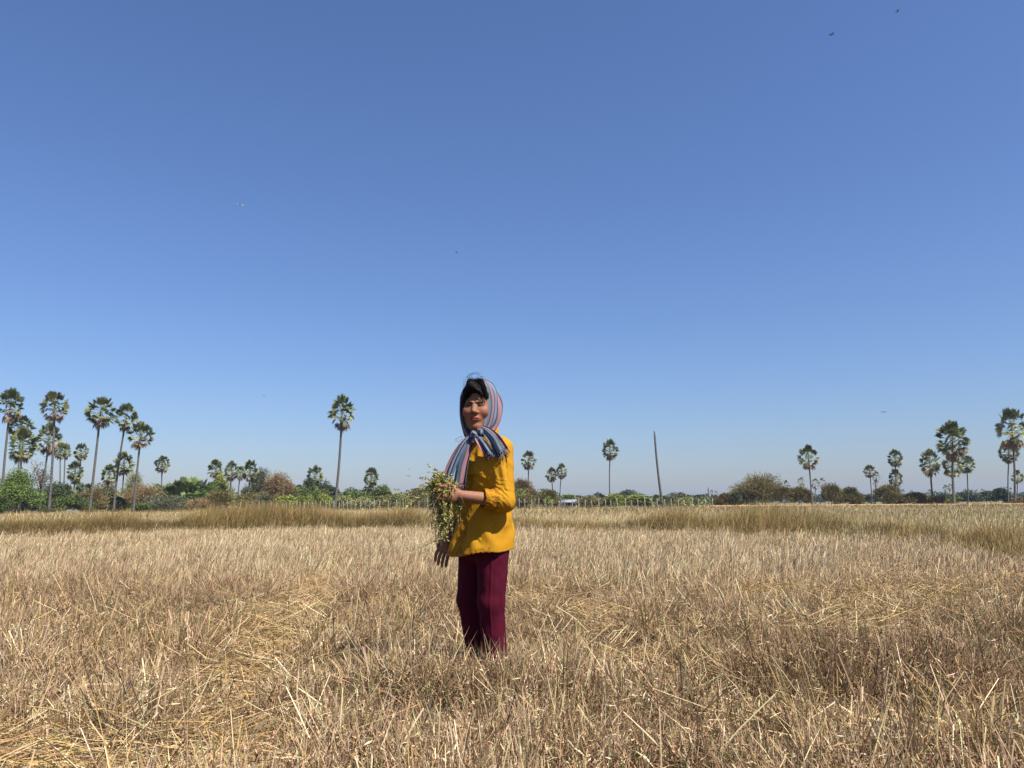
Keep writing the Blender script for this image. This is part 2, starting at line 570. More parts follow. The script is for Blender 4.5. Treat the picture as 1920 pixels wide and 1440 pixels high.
rel = rng.beta(2.6, 1.5, n)
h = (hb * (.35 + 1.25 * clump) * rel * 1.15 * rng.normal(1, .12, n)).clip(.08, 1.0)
front = rel < .62  # shorter blades get darker colours: shade at the grass base, painted in
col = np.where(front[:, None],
               mixcol(n, dict(olive_shade=.9, deep=.7, rust=.6 + 1.3 * leftness, olive=.5, tawny=.5)),
               mixcol(n, dict(rust=.6 + 1.3 * leftness, tawny=1.3, olive=.5 + .9 * (kind > .5), olive_shade=.35, gold=.25)))
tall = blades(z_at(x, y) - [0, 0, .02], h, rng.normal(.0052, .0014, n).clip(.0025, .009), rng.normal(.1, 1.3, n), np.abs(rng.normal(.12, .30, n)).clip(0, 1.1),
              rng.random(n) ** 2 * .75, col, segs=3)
# bushier olive tussocks that close the gaps low down
n = 80000
s = rng.uniform(s_b[0], s_b[-1], n)
yb = np.interp(s, s_b, BANK[:, 1]); hb = np.interp(s, s_b, BANK[:, 2])
y = yb + rng.normal(.35, .35, n) + sstep(.16, .3, s) * rng.random(n) * 1.5; x = s * y
leftness = 1 - sstep(-.60, -.40, s)
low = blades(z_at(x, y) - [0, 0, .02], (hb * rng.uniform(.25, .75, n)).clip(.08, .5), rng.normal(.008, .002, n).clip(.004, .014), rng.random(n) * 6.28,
             np.abs(rng.normal(.25, .4, n)).clip(0, 1.3), rng.random(n) * .6, mixcol(n, dict(olive_shade=1, deep=.9 + 3.0 * np.exp(-((s - .30) / .07) ** 2), olive=.5, rust=.3 + leftness)), segs=2)  # one stretch holds extra dark blades, painting shade at the base
# thin line of taller grass on a second bank, and a scruffy verge before the trees
n = 76000
x, y = scatter(n, 40, 108, 0.0, wide=.90)
band = np.exp(-((y - 58 - 4 * np.sin(x * .06)) / 2.2) ** 2) * (x < 22) + np.exp(-((y - 97 + .05 * x) / 7) ** 2) * .8
ok = rng.random(n) < band * (.35 + 1.0 * fbm(x * .15, y * .15, 131, 2))
x, y = keep(ok, x, y); n = len(x)
verge = blades(z_at(x, y), rng.normal(.55, .17, n).clip(.15, 1.1), rng.normal(.045, .012, n).clip(.02, .08), rng.random(n) * 6.28, np.abs(rng.normal(.1, .25, n)),
               rng.random(n) * .4, mixcol(n, dict(tawny=1, rust=.7, olive=.7, olive_shade=.6)), segs=2)
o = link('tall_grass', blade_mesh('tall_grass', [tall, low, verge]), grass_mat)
tag(o, 'tall tawny and olive grass growing along the low field bank', 'tall grass', kind='stuff')

# ------------------------------------------------------------------ dirt road
road_pts = [on_level(1300, 948.5, .25), on_level(1420, 947.5, .28), on_level(1600, 946.0, .30), on_level(1760, 945.0, .30), on_level(1960, 943.6, .30), on_level(2300, 941.5, .3)]
road_pts = np.array([[p[0], min(p[1], 128), 0] for p in road_pts])
rp = []
for a, b in zip(road_pts[:-1], road_pts[1:]):
    for t in np.linspace(0, 1, 12, endpoint=False):
        rp.append(a + (b - a) * t)
rp = np.array(rp)
prof = [(-4.2, -.10), (-2.6, .24), (-2.0, .30), (0, .33), (2.0, .30), (2.6, .24), (4.2, -.10)]
tan = np.gradient(rp, axis=0); tan /= np.linalg.norm(tan, axis=1)[:, None]
nor = np.stack([-tan[:, 1], tan[:, 0], 0 * tan[:, 0]], 1)
rv = np.stack([rp + nor * a + np.array([0, 0, 1]) * (b + .02 * rng.normal(size=(len(rp), 1))) for a, b in prof], 1)
m_, k_ = len(rp), len(prof)
ii, jj = np.meshgrid(np.arange(m_ - 1), np.arange(k_ - 1), indexing='ij'); ii, jj = ii.ravel(), jj.ravel()
rq = np.stack([ii * k_ + jj, (ii + 1) * k_ + jj, (ii + 1) * k_ + jj + 1, ii * k_ + jj + 1], 1)
road = link('dirt_road', mesh_np('dirt_road', rv.reshape(-1, 3), [rq], smooth=True),
            mat_noise('orange earth', (.36, .20, .10), (.46, .29, .16), scale=.8, rough=.95, bump=.3))
tag(road, 'raised orange dirt road running along the far edge of the field', 'road', kind='structure')

# ------------------------------------------------------------------ palms
leaf_mat = mat_tint('palm leaf', rough=0.5, transl=0.12, spec=0.4)
bush_mat = mat_tint('bush leaf', rough=0.65, transl=0.08, spec=0.25)
bark_palm = mat_noise('palm bark', (.062, .057, .053), (.125, .116, .108), scale=3.0, rough=.9, bump=.5, stretch=(1, 1, 5))
bark_tree = mat_noise('tree bark', (.11, .085, .065), (.25, .205, .165), scale=4.0, rough=.95, bump=.4, stretch=(1, 1, .3))
post_mat = mat_noise('weathered concrete', (.20, .185, .16), (.31, .29, .255), scale=8.0, rough=.9, bump=.2)


def rot_to(d, roll):
    """3x3 with columns side, forward = d, up"""
    d = d / (np.linalg.norm(d) + 1e-9)
    ref = np.array([0, 0, 1.0]) if abs(d[2]) < .95 else np.array([1.0, 0, 0])
    s = np.cross(d, ref); s /= np.linalg.norm(s)
    u = np.cross(s, d)
    c, n = math.cos(roll), math.sin(roll)
    return np.stack([s * c + u * n, d, u * c - s * n], 1)


def fan_leaf(soup, root, d, pet, rad, col, roll, r, spread=3.7, nseg=20, droop=.25, pcol=None):
    """a stiff pleated palm fan: stalk, then pointed segments from its end"""
    M = rot_to(d, roll)
    tip = root + d * pet
    w = rad * .035
    sv = np.array([root - M[:, 0] * w, root + M[:, 0] * w, tip + M[:, 0] * w * .6, tip - M[:, 0] * w * .6])
    soup.add(sv, [[[0, 1, 2, 3]]], pcol if pcol is not None else col * 1.15)
    V, Q, T = [], [], []
    for k in range(nseg):
        a = (k / (nseg - 1) - .5) * 2 * spread * .5 * 2 / 2
        a0, a1 = a - spread / nseg * .62, a + spread / nseg * .62
        L = rad * (1 - .5 * abs(a) / spread) * r.uniform(.86, 1.08)
        up = (.10 if k % 2 else -.04) * rad
        m = .62 * L
        def pt(ang, rr, z):
            return tip + M @ np.array([math.sin(ang) * rr, math.cos(ang) * rr, z])
        cup = rad * .16
        b = len(V)
        V += [tip, pt(a0, m, -up * .5 + cup * (m / rad) ** 2), pt(a, m, up * .5 + cup * (m / rad) ** 2), pt(a1, m, -up * .5 + cup * (m / rad) ** 2)]
        e = pt(a, L, cup * .3) + np.array([0, 0, -droop * rad * r.uniform(.3, 1.1) * .6])
        V.append(e)
        T += [[b, b + 1, b + 2], [b, b + 2, b + 3], [b + 1, b + 4, b + 2], [b + 2, b + 4, b + 3]]
    soup.add(V, [T], col * r.normal(1, .05, 3).clip(.85, 1.15))


def palm_crown(seed, dry=.35, n=70, thin=0.0, fr=.37, light=1.0):
    """green head and dry skirt of a sugar palm, head radius about 1, trunk top at the origin"""
    r = np.random.default_rng(seed)
    g, b = Soup(), Soup()
    GA = math.pi * (3 - math.sqrt(5))
    off = r.random() * 6.28
    for k in range(n):
        t = (k + .5) / n
        el = math.radians(88 - 152 * t ** .90 + r.normal(0, 6))
        az = off + k * GA + r.normal(0, .25)
        if r.random() < thin: continue
        d = np.array([math.cos(el) * math.cos(az), math.cos(el) * math.sin(az), math.sin(el)])
        pet = .66 * r.uniform(.86, 1.08) * (1 - .22 * max(0, math.sin(-el)))
        isdry = t > 1 - dry * .72 * r.uniform(.5, 1.4)
        roll = r.normal(0, .55)
        root = np.array([0, 0, .02 + .16 * (1 - t)])
        if not isdry:
            v = r.random()
            c = np.array([.034, .054, .017]) * (1 - v) + np.array([.120, .138, .042]) * v
            if r.random() < .22 + .40 * t: c = np.array([.165, .165, .052])  # lighter leaves, more often lower down: sunlit fronds painted into the colour
            fan_leaf(g, root, d, pet, fr * r.uniform(.85, 1.1), c * light * r.uniform(.85, 1.2), roll, r, droop=.25, pcol=np.array([.20, .22, .08]))
        else:
            v = r.random()
            c = np.array([.17, .105, .050]) * (1 - v) + np.array([.27, .195, .11]) * v
            if r.random() < .25: c = np.array([.14, .085, .05])
            sink = r.uniform(.05, .45)
            d2 = d * [.9, .9, 1] - np.array([0, 0, sink * .7]); d2 /= np.linalg.norm(d2)
            fan_leaf(b, root * .7, d2, pet * .95, fr * r.uniform(.7, 1.0), c * r.uniform(.8, 1.15), roll, r, spread=2.4, nseg=13, droop=.7, pcol=np.array([.30, .21, .11]))
    # stubs of old leaf stalks round the neck
    for k in range(16):
        az = k * GA; z = -.06 - .30 * (k / 16)
        d = np.array([math.cos(az) * .5, math.sin(az) * .5, -.3 - .5 * r.random()]); d /= np.linalg.norm(d)
        c = np.array([.26, .17, .09]) * r.uniform(.6, 1.4)
        fan_leaf(b, np.array([0, 0, z + .1]), d, .10, .13 * r.uniform(.6, 1.1), c, r.normal(0, .5), r, spread=.9, nseg=5, droop=.6)
    return g.mesh('palm_crown'), b.mesh('palm_dry_leaves')


def palm_trunk(base, top, r0, r1, seed):
    r = np.random.default_rng(seed)
    n = 14
    t = np.linspace(0, 1, n)
    base, top = np.asarray(base), np.asarray(top)
    side = np.array([r.normal(0, 1), r.normal(0, 1), 0]); side /= np.linalg.norm(side)
    L = np.linalg.norm(top - base)
    pts = base + (top - base) * t[:, None] + side * (np.sin(t * math.pi) * L * .012)[:, None]
    rad = r1 + (r0 * .72 - r1) * (1 - t) ** .8 + r0 * .55 * np.exp(-t * 16)
    v, f = tube(pts, rad, 10)
    return mesh_np('palm_trunk', v, f, smooth=True)


PALM_N = [0]


def palm(label, crown, base, Y, dry=.35, n=70, thin=.0, stem=None, light=1.0, group='sugar palms beyond the field', share=None):
    """crown = (x0, x1, y top, y bottom) in photo pixels; base = pixel x of the foot; stem = trunk width in pixels"""
    PALM_N[0] += 1
    seed = 500 + PALM_N[0]
    x0, x1, y0, y1 = crown
    s = m_per_px(Y)
    R = max((x1 - x0) / 2, .42 * (y1 - y0)) * s * 1.02
    R = (x1 - x0) / 2 * s * 1.03
    vs = (y1 - y0) * s / (1.86 * R)          # how tall the head is for its width
    vs = min(max(vs, .8), 1.35)
    Hc = y0 + (y1 - y0) * .60
    top = at_depth((x0 + x1) / 2, Hc, Y)
    foot = at_depth(base, 950, Y); foot[2] = float(ground_z(np.array([foot[0]]), np.array([Y]))[0]) - .05
    root = empty('sugar_palm', foot)
    tag(root, label, 'palm tree', group)
    w = (stem or 6.5) * s
    link('trunk', palm_trunk((0, 0, 0), top - foot, w * .40, w * .22, seed), bark_palm, root)
    if share is None:
        g, b = palm_crown(seed, dry, n, thin, light=light)
    else:
        g, b = share
    a = random.Random(seed).random() * 6.28
    for nm, me in (('crown', g), ('dry_leaves', b)):
        o = link(nm, me, leaf_mat, root, top - foot)
        o.scale = (R, R, R * vs)
        o.rotation_euler = (0, 0, a)
    return root


G1 = 'tall sugar palms in the grove'
palm('tall sugar palm cut off by the picture edge, bright crown above a leaning bare trunk', (-7, 45, 724, 796), 3, 100, dry=.42, stem=8, group=G1)
palm('straight tall sugar palm with orange dry leaves under its crown, beside the edge palm', (76, 129, 732, 792), 92, 98, dry=.45, stem=8, group=G1)
palm('dark sugar palm half hidden behind the bushy low crowned one', (14, 64, 778, 822), 33, 118, dry=.25, stem=6, group=G1, light=.8)
palm('low broad crowned sugar palm rising out of the leafy green tree', (15, 68, 800, 870), 37, 102, dry=.22, n=78, stem=6, group=G1)
palm('sugar palm with long brown skirt, its crown overlapped by the straight tall trunk', (67, 116, 790, 855), 74, 108, dry=.4, stem=6.5, group=G1)
palm('thin stemmed sugar palm, one of a close pair, crown facing the open gap', (100, 126, 827, 863), 112, 165, dry=.3, stem=4.5, group=G1)
palm('sugar palm tucked tightly behind its close twin, right stem of the pair', (110, 134, 829, 863), 118, 168, dry=.3, stem=4.5, group=G1)
palm('small round headed sugar palm standing above the short thicket palm', (138, 166, 830, 865), 146, 160, dry=.2, stem=4, group=G1)
palm('short sugar palm with narrow crown sprouting from the fan leaf thicket', (125, 156, 862, 905), 137, 130, dry=.15, stem=5, group=G1)
palm('tall leaning sugar palm with the widest crown, pale trunk swollen at its foot', (158, 218, 741, 804), 168, 98, dry=.2, n=74, thin=.1, stem=8, group=G1)
palm('tall leaning sugar palm touching the widest crown, pink brown tuft under its leaves', (214, 258, 750, 814), 213, 100, dry=.3, thin=.12, stem=7, group=G1)
palm('leaning sugar palm whose crown is mostly dry tan leaves', (238, 289, 789, 842), 250, 99, dry=.62, thin=.12, stem=7, group=G1)
palm('shorter sugar palm in front of the tan bush, between two tall leaning trunks', (213, 252, 845, 893), 226, 112, dry=.3, stem=5, group=G1)
palm('small sugar palm half behind the leaning trunk, above the olive bushes', (190, 220, 869, 910), 200, 120, dry=.2, stem=5, group=G1)
palm('lone small sugar palm with yellowish crown and thin straight trunk, beside a dead stub', (289, 319, 854, 888), 304, 112, dry=.4, stem=4.5, thin=.1)
G2 = 'sugar palms by the yellow green tree'
palm('sugar palm rising straight out of the yellow green tree', (388, 419, 861, 898), 402, 135, dry=.25, stem=5, group=G2)
palm('sugar palm of the four crown cluster, with reddish fruit stalks and thin pale trunk', (419, 449, 857, 907), 432, 125, dry=.3, stem=4.5, group=G2)
palm('sugar palm squeezed between two others of the four crown cluster', (440, 461, 864, 908), 444, 140, dry=.45, stem=4, group=G2)
palm('sugar palm of the four crown cluster, next to the grey feathery tree', (453, 485, 860, 905), 462, 122, dry=.3, stem=4.5, group=G2)
palm('sugar palm with pale leaves standing over the dark trees', (574, 607, 872, 910), 587, 140, dry=.12, stem=4.5)
palm('very tall lone sugar palm on a long slender leaning trunk in open sky', (614, 668, 739, 808), 627, 110, dry=.38, n=74, thin=.05, stem=8.5)
palm('compact silvery sugar palm low above the hedge, near the plant bundle', (681, 711, 876, 914), 696, 150, dry=.15, stem=4)
G3 = 'sugar palms between the woman and the dead trunk'
palm('sugar palm directly behind the tan bush at the woman\'s shoulder', (975, 1007, 844, 882), 990, 130, dry=.32, stem=4.5, group=G3)
palm('smaller of two neighbouring sugar palms, its trunk leaning away', (1022, 1046, 876, 905), 1039, 150, dry=.2, stem=3.5, group=G3)
palm('slightly taller of two neighbouring sugar palms, straight thin trunk', (1041, 1065, 868, 898), 1049, 148, dry=.25, stem=3.5, group=G3)
palm('solitary sugar palm with gap in its crown, midway to the bare dead trunk', (1127, 1161, 823, 864), 1144, 140, dry=.25, thin=.2, stem=4.2, group=G3)
G4 = 'distant sugar palms above the far bushes'
tiny = [palm_crown(900 + k, .22, 22) for k in range(4)]
palm('tiny far sugar palm beside the short black stub', (1330, 1339, 917, 930), 1334, 320, stem=1.6, share=tiny[0], group=G4)
palm('tiny far sugar palm next to the one beside the stub', (1338, 1347, 919, 932), 1343, 330, stem=1.6, share=tiny[1], group=G4)
palm('smaller far sugar palm touching a twin beside the big scrub mound', (1455, 1466, 903, 919), 1461, 300, stem=2, share=tiny[2], group=G4)
palm('larger of the far twin sugar palms beside the big scrub mound', (1465, 1482, 900, 920), 1472, 260, stem=2.2, share=tiny[3], group=G4)
palm('far sugar palm peeping over the single round olive bush', (1495, 1511, 893, 912), 1503, 270, stem=2.4, share=tiny[0], group=G4)
palm('tall sugar palm by the dirt road with a gappy crown and curved trunk', (1496, 1536, 834, 882), 1523, 128, dry=.4, thin=.15, stem=5)
palm('far sugar palm close behind the tall roadside palm trunk', (1520, 1537, 894, 920), 1529, 230, stem=2.6, share=tiny[1], group=G4)
palm('round headed far sugar palm beside its twin behind the roadside palm', (1533, 1550, 894, 918), 1538, 228, stem=2.6, share=tiny[2], group=G4)
palm('faint small sugar palm partly covered by a rounded olive bush', (1543, 1553, 912, 926), 1548, 300, stem=2, share=tiny[3], group=G4)
G5 = 'dry tipped palms in a tight clump'
palm('tallest dry tipped palm of a tight clump of three', (1619, 1643, 871, 896), 1635, 150, dry=.45, stem=3.4, group=G5)
palm('middle tan headed palm of a tight clump of three', (1635, 1651, 880, 906), 1639, 152, dry=.65, n=26, stem=3, group=G5)
palm('lowest smallest palm of a tight clump of three', (1637, 1648, 898, 914), 1642, 154, dry=.5, n=24, stem=2.6, group=G5)
G6 = 'sugar palms beyond the dirt road'
palm('sugar palm whose crown stands right above another crown on the same line', (1663, 1694, 842, 876), 1681, 150, dry=.2, stem=4, group=G6)
palm('lower crown of the two stacked sugar palms, over a rounded bush', (1666, 1694, 879, 914), 1680, 152, dry=.15, stem=4, thin=.1, group=G6)
palm('dark stemmed sugar palm leaning beside the biggest palm of the road group', (1724, 1764, 837, 897), 1751, 132, dry=.15, stem=6, group=G6)
palm('biggest sugar palm of the road group with a huge round crown', (1753, 1819, 787, 862), 1789, 122, dry=.3, n=80, stem=6.5, group=G6)
palm('sugar palm half hidden below the biggest round crown', (1766, 1806, 853, 896), 1791, 130, dry=.15, stem=6, group=G6)
palm('round headed sugar palm with thin white stem beside the biggest palm', (1796, 1829, 853, 888), 1815, 135, dry=.12, n=74, stem=4, group=G6)
palm('towering sugar palm touching the picture edge, crown split by gaps', (1867, 1929, 763, 844), 1903, 120, dry=.4, thin=.12, stem=7, group=G6)
palm('silvery sugar palm directly below the towering edge palm', (1873, 1911, 825, 870), 1891, 140, dry=.15, n=74, stem=4.2, group=G6)
palm('sparse spidery palm by the foot of the towering edge palm', (1896, 1920, 881, 908), 1908, 150, dry=.1, thin=.45, stem=3, group=G6)
palm('tiny distant palm above the brown bush, first of a loose row', (1688, 1698, 915, 930), 1693, 330, stem=1.8, share=tiny[0], group=G4)
palm('tiny distant round palm on its own beyond the brown bush', (1705, 1714, 919, 930), 1709, 340, stem=1.8, share=tiny[1], group=G4)
palm('tiny hazy palm between the round dark tree and the thin white palm', (1837, 1848, 916, 928), 1842, 340, stem=1.8, share=tiny[2], group=G4)
palm('tiny hazy palm framed between two trunks near the picture edge', (1891, 1899, 913, 925), 1895, 330, stem=1.8, share=tiny[3], group=G4)
palm('hazy palm head just beside the biggest palm trunk', (1767, 1779, 908, 924), 1772, 260, stem=2.6, share=tiny[1], group=G4)
palm('second hazy palm head tucked behind the biggest palm trunk', (1776, 1787, 905, 922), 1781, 270, stem=2.6, share=tiny[0], group=G4)
palm('low hazy palm head at the foot of the dark leaning palm', (1738, 1748, 915, 932), 1743, 250, stem=2.6, share=tiny[2], group=G4)


# ------------------------------------------------------------------ bushes and broadleaf trees
GREENS = dict(
    dark=((.026, .042, .013), (.070, .090, .027)),
    green=((.042, .066, .016), (.125, .155, .038)),
    bright=((.060, .100, .020), (.150, .205, .040)),
    yellow=((.110, .150, .024), (.260, .275, .050)),
    olive=((.075, .070, .022), (.215, .178, .060)),
    brown=((.110, .080, .030), (.215, .160, .062)),
    tan=((.190, .130, .060), (.310, .220, .110)),
    grey=((.070, .080, .045), (.145, .150, .085)),
    pale=((.150, .170, .060), (.260, .250, .090)))
TREE_N = [0]


def crown_mesh(r, W, H, D, kind, cols, leaf, n, low=.1, ragged=.25):
    """leaves scattered through several lobes; W, H, D overall size, foot at z = 0"""
    nl = r.integers(10, 17)
    lobes = []
    for k in range(nl):
        a = r.random() * 6.28; q = math.sqrt(r.random())
        lx, ly = math.cos(a) * q * W * .33, math.sin(a) * q * D * .33
        top = (1 - .55 * (q ** 2) * r.uniform(.5, 1.2)) * r.uniform(.62, 1.0)
        lr = r.uniform(.11, .25)
        lobes.append((lx, ly, H * max(top - lr * .75, lr * .6 + low), W * lr, D * lr, H * lr * r.uniform(.8, 1.1)))
    lobes.append((W * r.normal(0, .08), 0, H * .62, W * .27, D * .27, H * .30))
    lb = np.array(lobes)
    vol = (lb[:, 3] * lb[:, 4] * lb[:, 5]) ** .7
    idx = r.choice(len(lb), n, p=vol / vol.sum())
    L = lb[idx]
    d = r.normal(size=(n, 3)); d /= np.linalg.norm(d, axis=1)[:, None]
    rad = (1 - (ragged + .15) * .9 * r.random(n) ** 1.5) * (1 + ragged * .7 * (r.random(n) ** 4)) * np.where(r.random(n) < .25, r.random(n) ** .4, 1)
    p = L[:, :3] + d * L[:, 3:6] * rad[:, None]
    p[:, 2] = np.where(p[:, 2] < H * low, H * low + r.random(n) * H * .15, p[:, 2])
    p[:, 2] *= H / np.percentile(p[:, 2], 98.5); p[:, 2] = np.maximum(p[:, 2], .02)
    p[:, 0] = (p[:, 0] - np.percentile(p[:, 0], 50)) * (W * .5 / np.percentile(np.abs(p[:, 0] - np.percentile(p[:, 0], 50)), 99))
    c0, c1 = np.array(cols[0]), np.array(cols[1])
    lv = r.random(len(lb))[idx]                       # each bough its own tone
    t = np.clip(.45 * lv + .6 * r.random(n) ** 1.5, 0, 1)[:, None]
    col = c0 * (1 - t) + c1 * t
    col = col * r.normal(1, .12, (n, 1)).clip(.6, 1.4)
    if kind == 'scrub':          # fine twiggy growth: thin slivers arching up and out
        dv = d * [1, 1, .6] + np.array([0, 0, .45]) + r.normal(0, .45, (n, 3))
        dv /= np.linalg.norm(dv, axis=1)[:, None]
        ln = leaf * r.uniform(1.6, 3.6, n); wd = leaf * r.uniform(.22, .45, n)
    else:
        dv = r.normal(size=(n, 3)); dv[:, 2] *= .6
        dv /= np.linalg.norm(dv, axis=1)[:, None]
        ln = leaf * r.uniform(.8, 1.6, n); wd = leaf * r.uniform(.5, .9, n)
    u = np.cross(dv, r.normal(size=(n, 3))); u /= np.linalg.norm(u, axis=1)[:, None]
    a = p - dv * (ln * .5)[:, None]; b = p + dv * (ln * .5)[:, None]
    c = p + u * (wd * .5)[:, None]; e = p - u * (wd * .5)[:, None]
    v = np.stack([a, c, b, e], 1).reshape(-1, 3)
    q = (np.arange(n) * 4)[:, None] + np.array([[0, 1, 2, 3]])
    return mesh_np('crown', v, [q], np.repeat(col, 4, axis=0)), lb


def limbs_mesh(r, H, W, lb, thick, stems=1):
    s = Soup()
    for k in range(stems):
        bx = (r.random() - .5) * W * .25 if stems > 1 else 0
        by = (r.random() - .5) * W * .2 if stems > 1 else 0
        fork = np.array([bx * 1.2, by, H * r.uniform(.25, .4)])
        mid = (np.array([bx, by, -.1]) + fork) / 2 + np.array([r.normal(0, .04) * H, 0, 0])
        v, f = tube([(bx, by, -.1), mid, fork], [thick * 1.25, thick, thick * .85], 7)
        s.add(v, f, (.2, .17, .14))
        pick = r.permutation(len(lb))[:5 if stems == 1 else 3]
        for j in pick:
            e = lb[j][:3]
            m = fork + (e - fork) * .5 + np.array([0, 0, .06 * H])
            v, f = tube([fork - [0, 0, .05 * H], m, e], [thick * .7, thick * .42, thick * .15], 6)
            s.add(v, f, (.2, .17, .14))
    return s.mesh('trunk', smooth=True)


def bush(label, px, Y, kind='leafy', col='green', n=2600, leaf=None, low=.08, stems=2, name='bush', cat='bush', ragged=.42, depth=1.0, thick=None, group=None):
    """px = (x0, x1, y top) in photo pixels"""
    TREE_N[0] += 1
    r = np.random.default_rng(2000 + TREE_N[0])
    x0, x1, y0 = px
    s = m_per_px(Y)
    W = (x1 - x0) * s * 1.08
    foot = at_depth((x0 + x1) / 2, 945, Y)
    foot[2] = float(ground_z(np.array([foot[0]]), np.array([Y]))[0])
    H = (at_depth((x0 + x1) / 2, y0, Y)[2] - foot[2]) * 1.02
    root = empty(name, foot)
    tag(root, label, cat, group)
    me, lb = crown_mesh(r, W, H, W * depth, kind, GREENS[col], leaf or (2.5 * s if kind == 'leafy' else 2.4 * s), int(n * 1.8), low, ragged)
    link('crown', me, bush_mat, root)
    link('trunk', limbs_mesh(r, H, W, lb, thick or max(.05, .016 * H), stems), bark_tree, root)
    return root


def fan_clump(label, px, Y, n=26, dry=.15, seed=1, col='green', name='fan_palm_clump', cat='palm clump', light=1.0):
    x0, x1, y0 = px
    r = np.random.default_rng(3000 + seed)
    s = m_per_px(Y)
    W = (x1 - x0) * s
    foot = at_depth((x0 + x1) / 2, 945, Y)
    foot[2] = float(ground_z(np.array([foot[0]]), np.array([Y]))[0])
    H = (at_depth((x0 + x1) / 2, y0, Y)[2] - foot[2]) * 1.12
    n = int(n * 1.8)
    root = empty(name, foot)
    tag(root, label, cat)
    g, b = Soup(), Soup()
    fr = .22 * min(W, H * 1.3)
    for k in range(n):
        a = r.random() * 6.28; q = math.sqrt(r.random())
        p0 = np.array([math.cos(a) * q * W * .30, math.sin(a) * q * W * .30, H * r.uniform(0, .35)])
        out = np.array([math.cos(a) * q * 1.1 + r.normal(0, .4), math.sin(a) * q * 1.1 + r.normal(0, .4), r.uniform(.35, 1.1)])
        out /= np.linalg.norm(out)
        v = r.random()
        c0, c1 = np.array(GREENS[col][0]), np.array(GREENS[col][1])
        c = (c0 * (1 - v) + c1 * v) * light
        pet = max(.1, (H * .95 - p0[2] - fr * .8) * r.uniform(.45, 1.0))
        fan_leaf(g, p0, out, pet, fr * r.uniform(.7, 1.1), c, r.normal(0, .8), r, droop=.3, nseg=14)
    for k in range(int(n * dry) + 3):
        a = r.random() * 6.28
        p0 = np.array([math.cos(a) * W * .2, math.sin(a) * W * .2, H * .3])
        out = np.array([math.cos(a), math.sin(a), -.5]); out /= np.linalg.norm(out)
        c = np.array([.40, .35, .28]) * r.uniform(.5, 1.25)
        fan_leaf(b, p0, out, W * .12, fr * r.uniform(.6, .9), c, r.normal(0, .5), r, spread=1.6, nseg=11, droop=.6)
    link('green_leaves', g.mesh('green_leaves'), leaf_mat, root)
    link('dry_leaves', b.mesh('dry_leaves'), leaf_mat, root)
    return root


def bare_tree(label, px, Y, seed, col=(.22, .19, .17), name='bare_tree', cat='tree', n=9, leaves=None):
    x0, x1, y0 = px
    r = np.random.default_rng(4000 + seed)
    s = m_per_px(Y); W = (x1 - x0) * s
    foot = at_depth((x0 + x1) / 2, 945, Y); foot[2] = float(ground_z(np.array([foot[0]]), np.array([Y]))[0])
    H = at_depth((x0 + x1) / 2, y0, Y)[2] - foot[2]
    root = empty(name, foot); tag(root, label, cat)
    sp, tw = Soup(), Soup()
    th = .02 * H
    v, f = tube([(0, 0, -.1), (.02 * W, 0, H * .3), (0, .02 * W, H * .6)], [th, th * .8, th * .6], 7); sp.add(v, f, col)
    for k in range(n):
        z = H * r.uniform(.3, .6); a = r.random() * 6.28
        e = np.array([math.cos(a) * W * .5 * r.uniform(.4, 1), math.sin(a) * W * .3, H * r.uniform(.65, 1)])
        p0 = np.array([0, 0, z]); m = (p0 + e) / 2 + [0, 0, H * .05]
        v, f = tube([p0, m, e], [th * .55, th * .35, th * .12], 6); sp.add(v, f, col)
        for j in range(14):
            t = r.uniform(.35, 1); q = p0 + (e - p0) * t + [0, 0, H * .05 * (1 - abs(2 * t - 1))]
            dv = r.normal(size=3) * [1, 1, .8] + [0, 0, .5]; dv /= np.linalg.norm(dv)
            v, f = tube([q, q + dv * H * .06 + r.normal(0, .01, 3) * H, q + dv * H * .12 + r.normal(0, .02, 3) * H], [th * .14, th * .1, th * .05], 4)
            tw.add(v, f, np.array(col) * r.uniform(.7, 1.2))
    link('trunk', sp.mesh('trunk', smooth=True), bark_tree, root)
    link('twigs', tw.mesh('twigs'), bush_mat, root)
    if leaves:
        me, lb = crown_mesh(r, W * .8, H * .5, W * .6, 'leafy', GREENS[leaves], 2.6 * s, 500, .1, .6)
        o = link('leaves', me, bush_mat, root, (-W * .1, 0, H * .42))
    return root


# the grove at one end
bush('leafy bright green tree on two pale trunks at the edge of the grove', (2, 74, 886), 96, col='bright', n=5200, low=.12, stems=2, name='broadleaf_tree', cat='tree', thick=.10)
bush('light green bushy tree cut off by the picture edge', (-40, 26, 912), 99, col='bright', n=2600, name='broadleaf_tree', cat='tree')
bush('yellowish thicket behind the edge palm trunk', (-20, 22, 897), 130, col='pale', n=1200)
bare_tree('leafless grey tree with twiggy branches behind the leafy green tree', (50, 100, 862), 125, 1, leaves='dark')
bush('deep green bush filling the gap under the twin stemmed palms', (64, 130, 908), 112, col='dark', n=3200)
fan_clump('tall clump of young fan palms with pale dead leaves beside the widest leaning palm', (112, 166, 893), 118, 30, .2, 1)
bush('dark low bush at the foot of the young fan palms', (92, 168, 932), 101, col='green', n=3000)
bush('rusty olive shrub between the fan palm clump and the widest palm trunk', (138, 190, 919), 108, kind='scrub', col='brown', n=2600)
bush('olive green tree behind the three leaning palm trunks', (176, 224, 906), 128, col='olive', n=2600, name='broadleaf_tree', cat='tree')
bush('tall pale green feathery tree behind the tan thicket', (222, 280, 892), 124, kind='scrub', col='pale', n=3400, ragged=.4, name='feathery_tree', cat='tree')
bush('golden tan dry thicket under the mostly dry palm', (228, 292, 914), 106, kind='scrub', col='tan', n=4200, ragged=.35)
bush('low dark shrub at the feet of two leaning palm trunks', (206, 240, 934), 104, col='dark', n=1500)
bush('small green shrub in front of the golden tan thicket', (248, 282, 944), 101, col='green', n=1000)
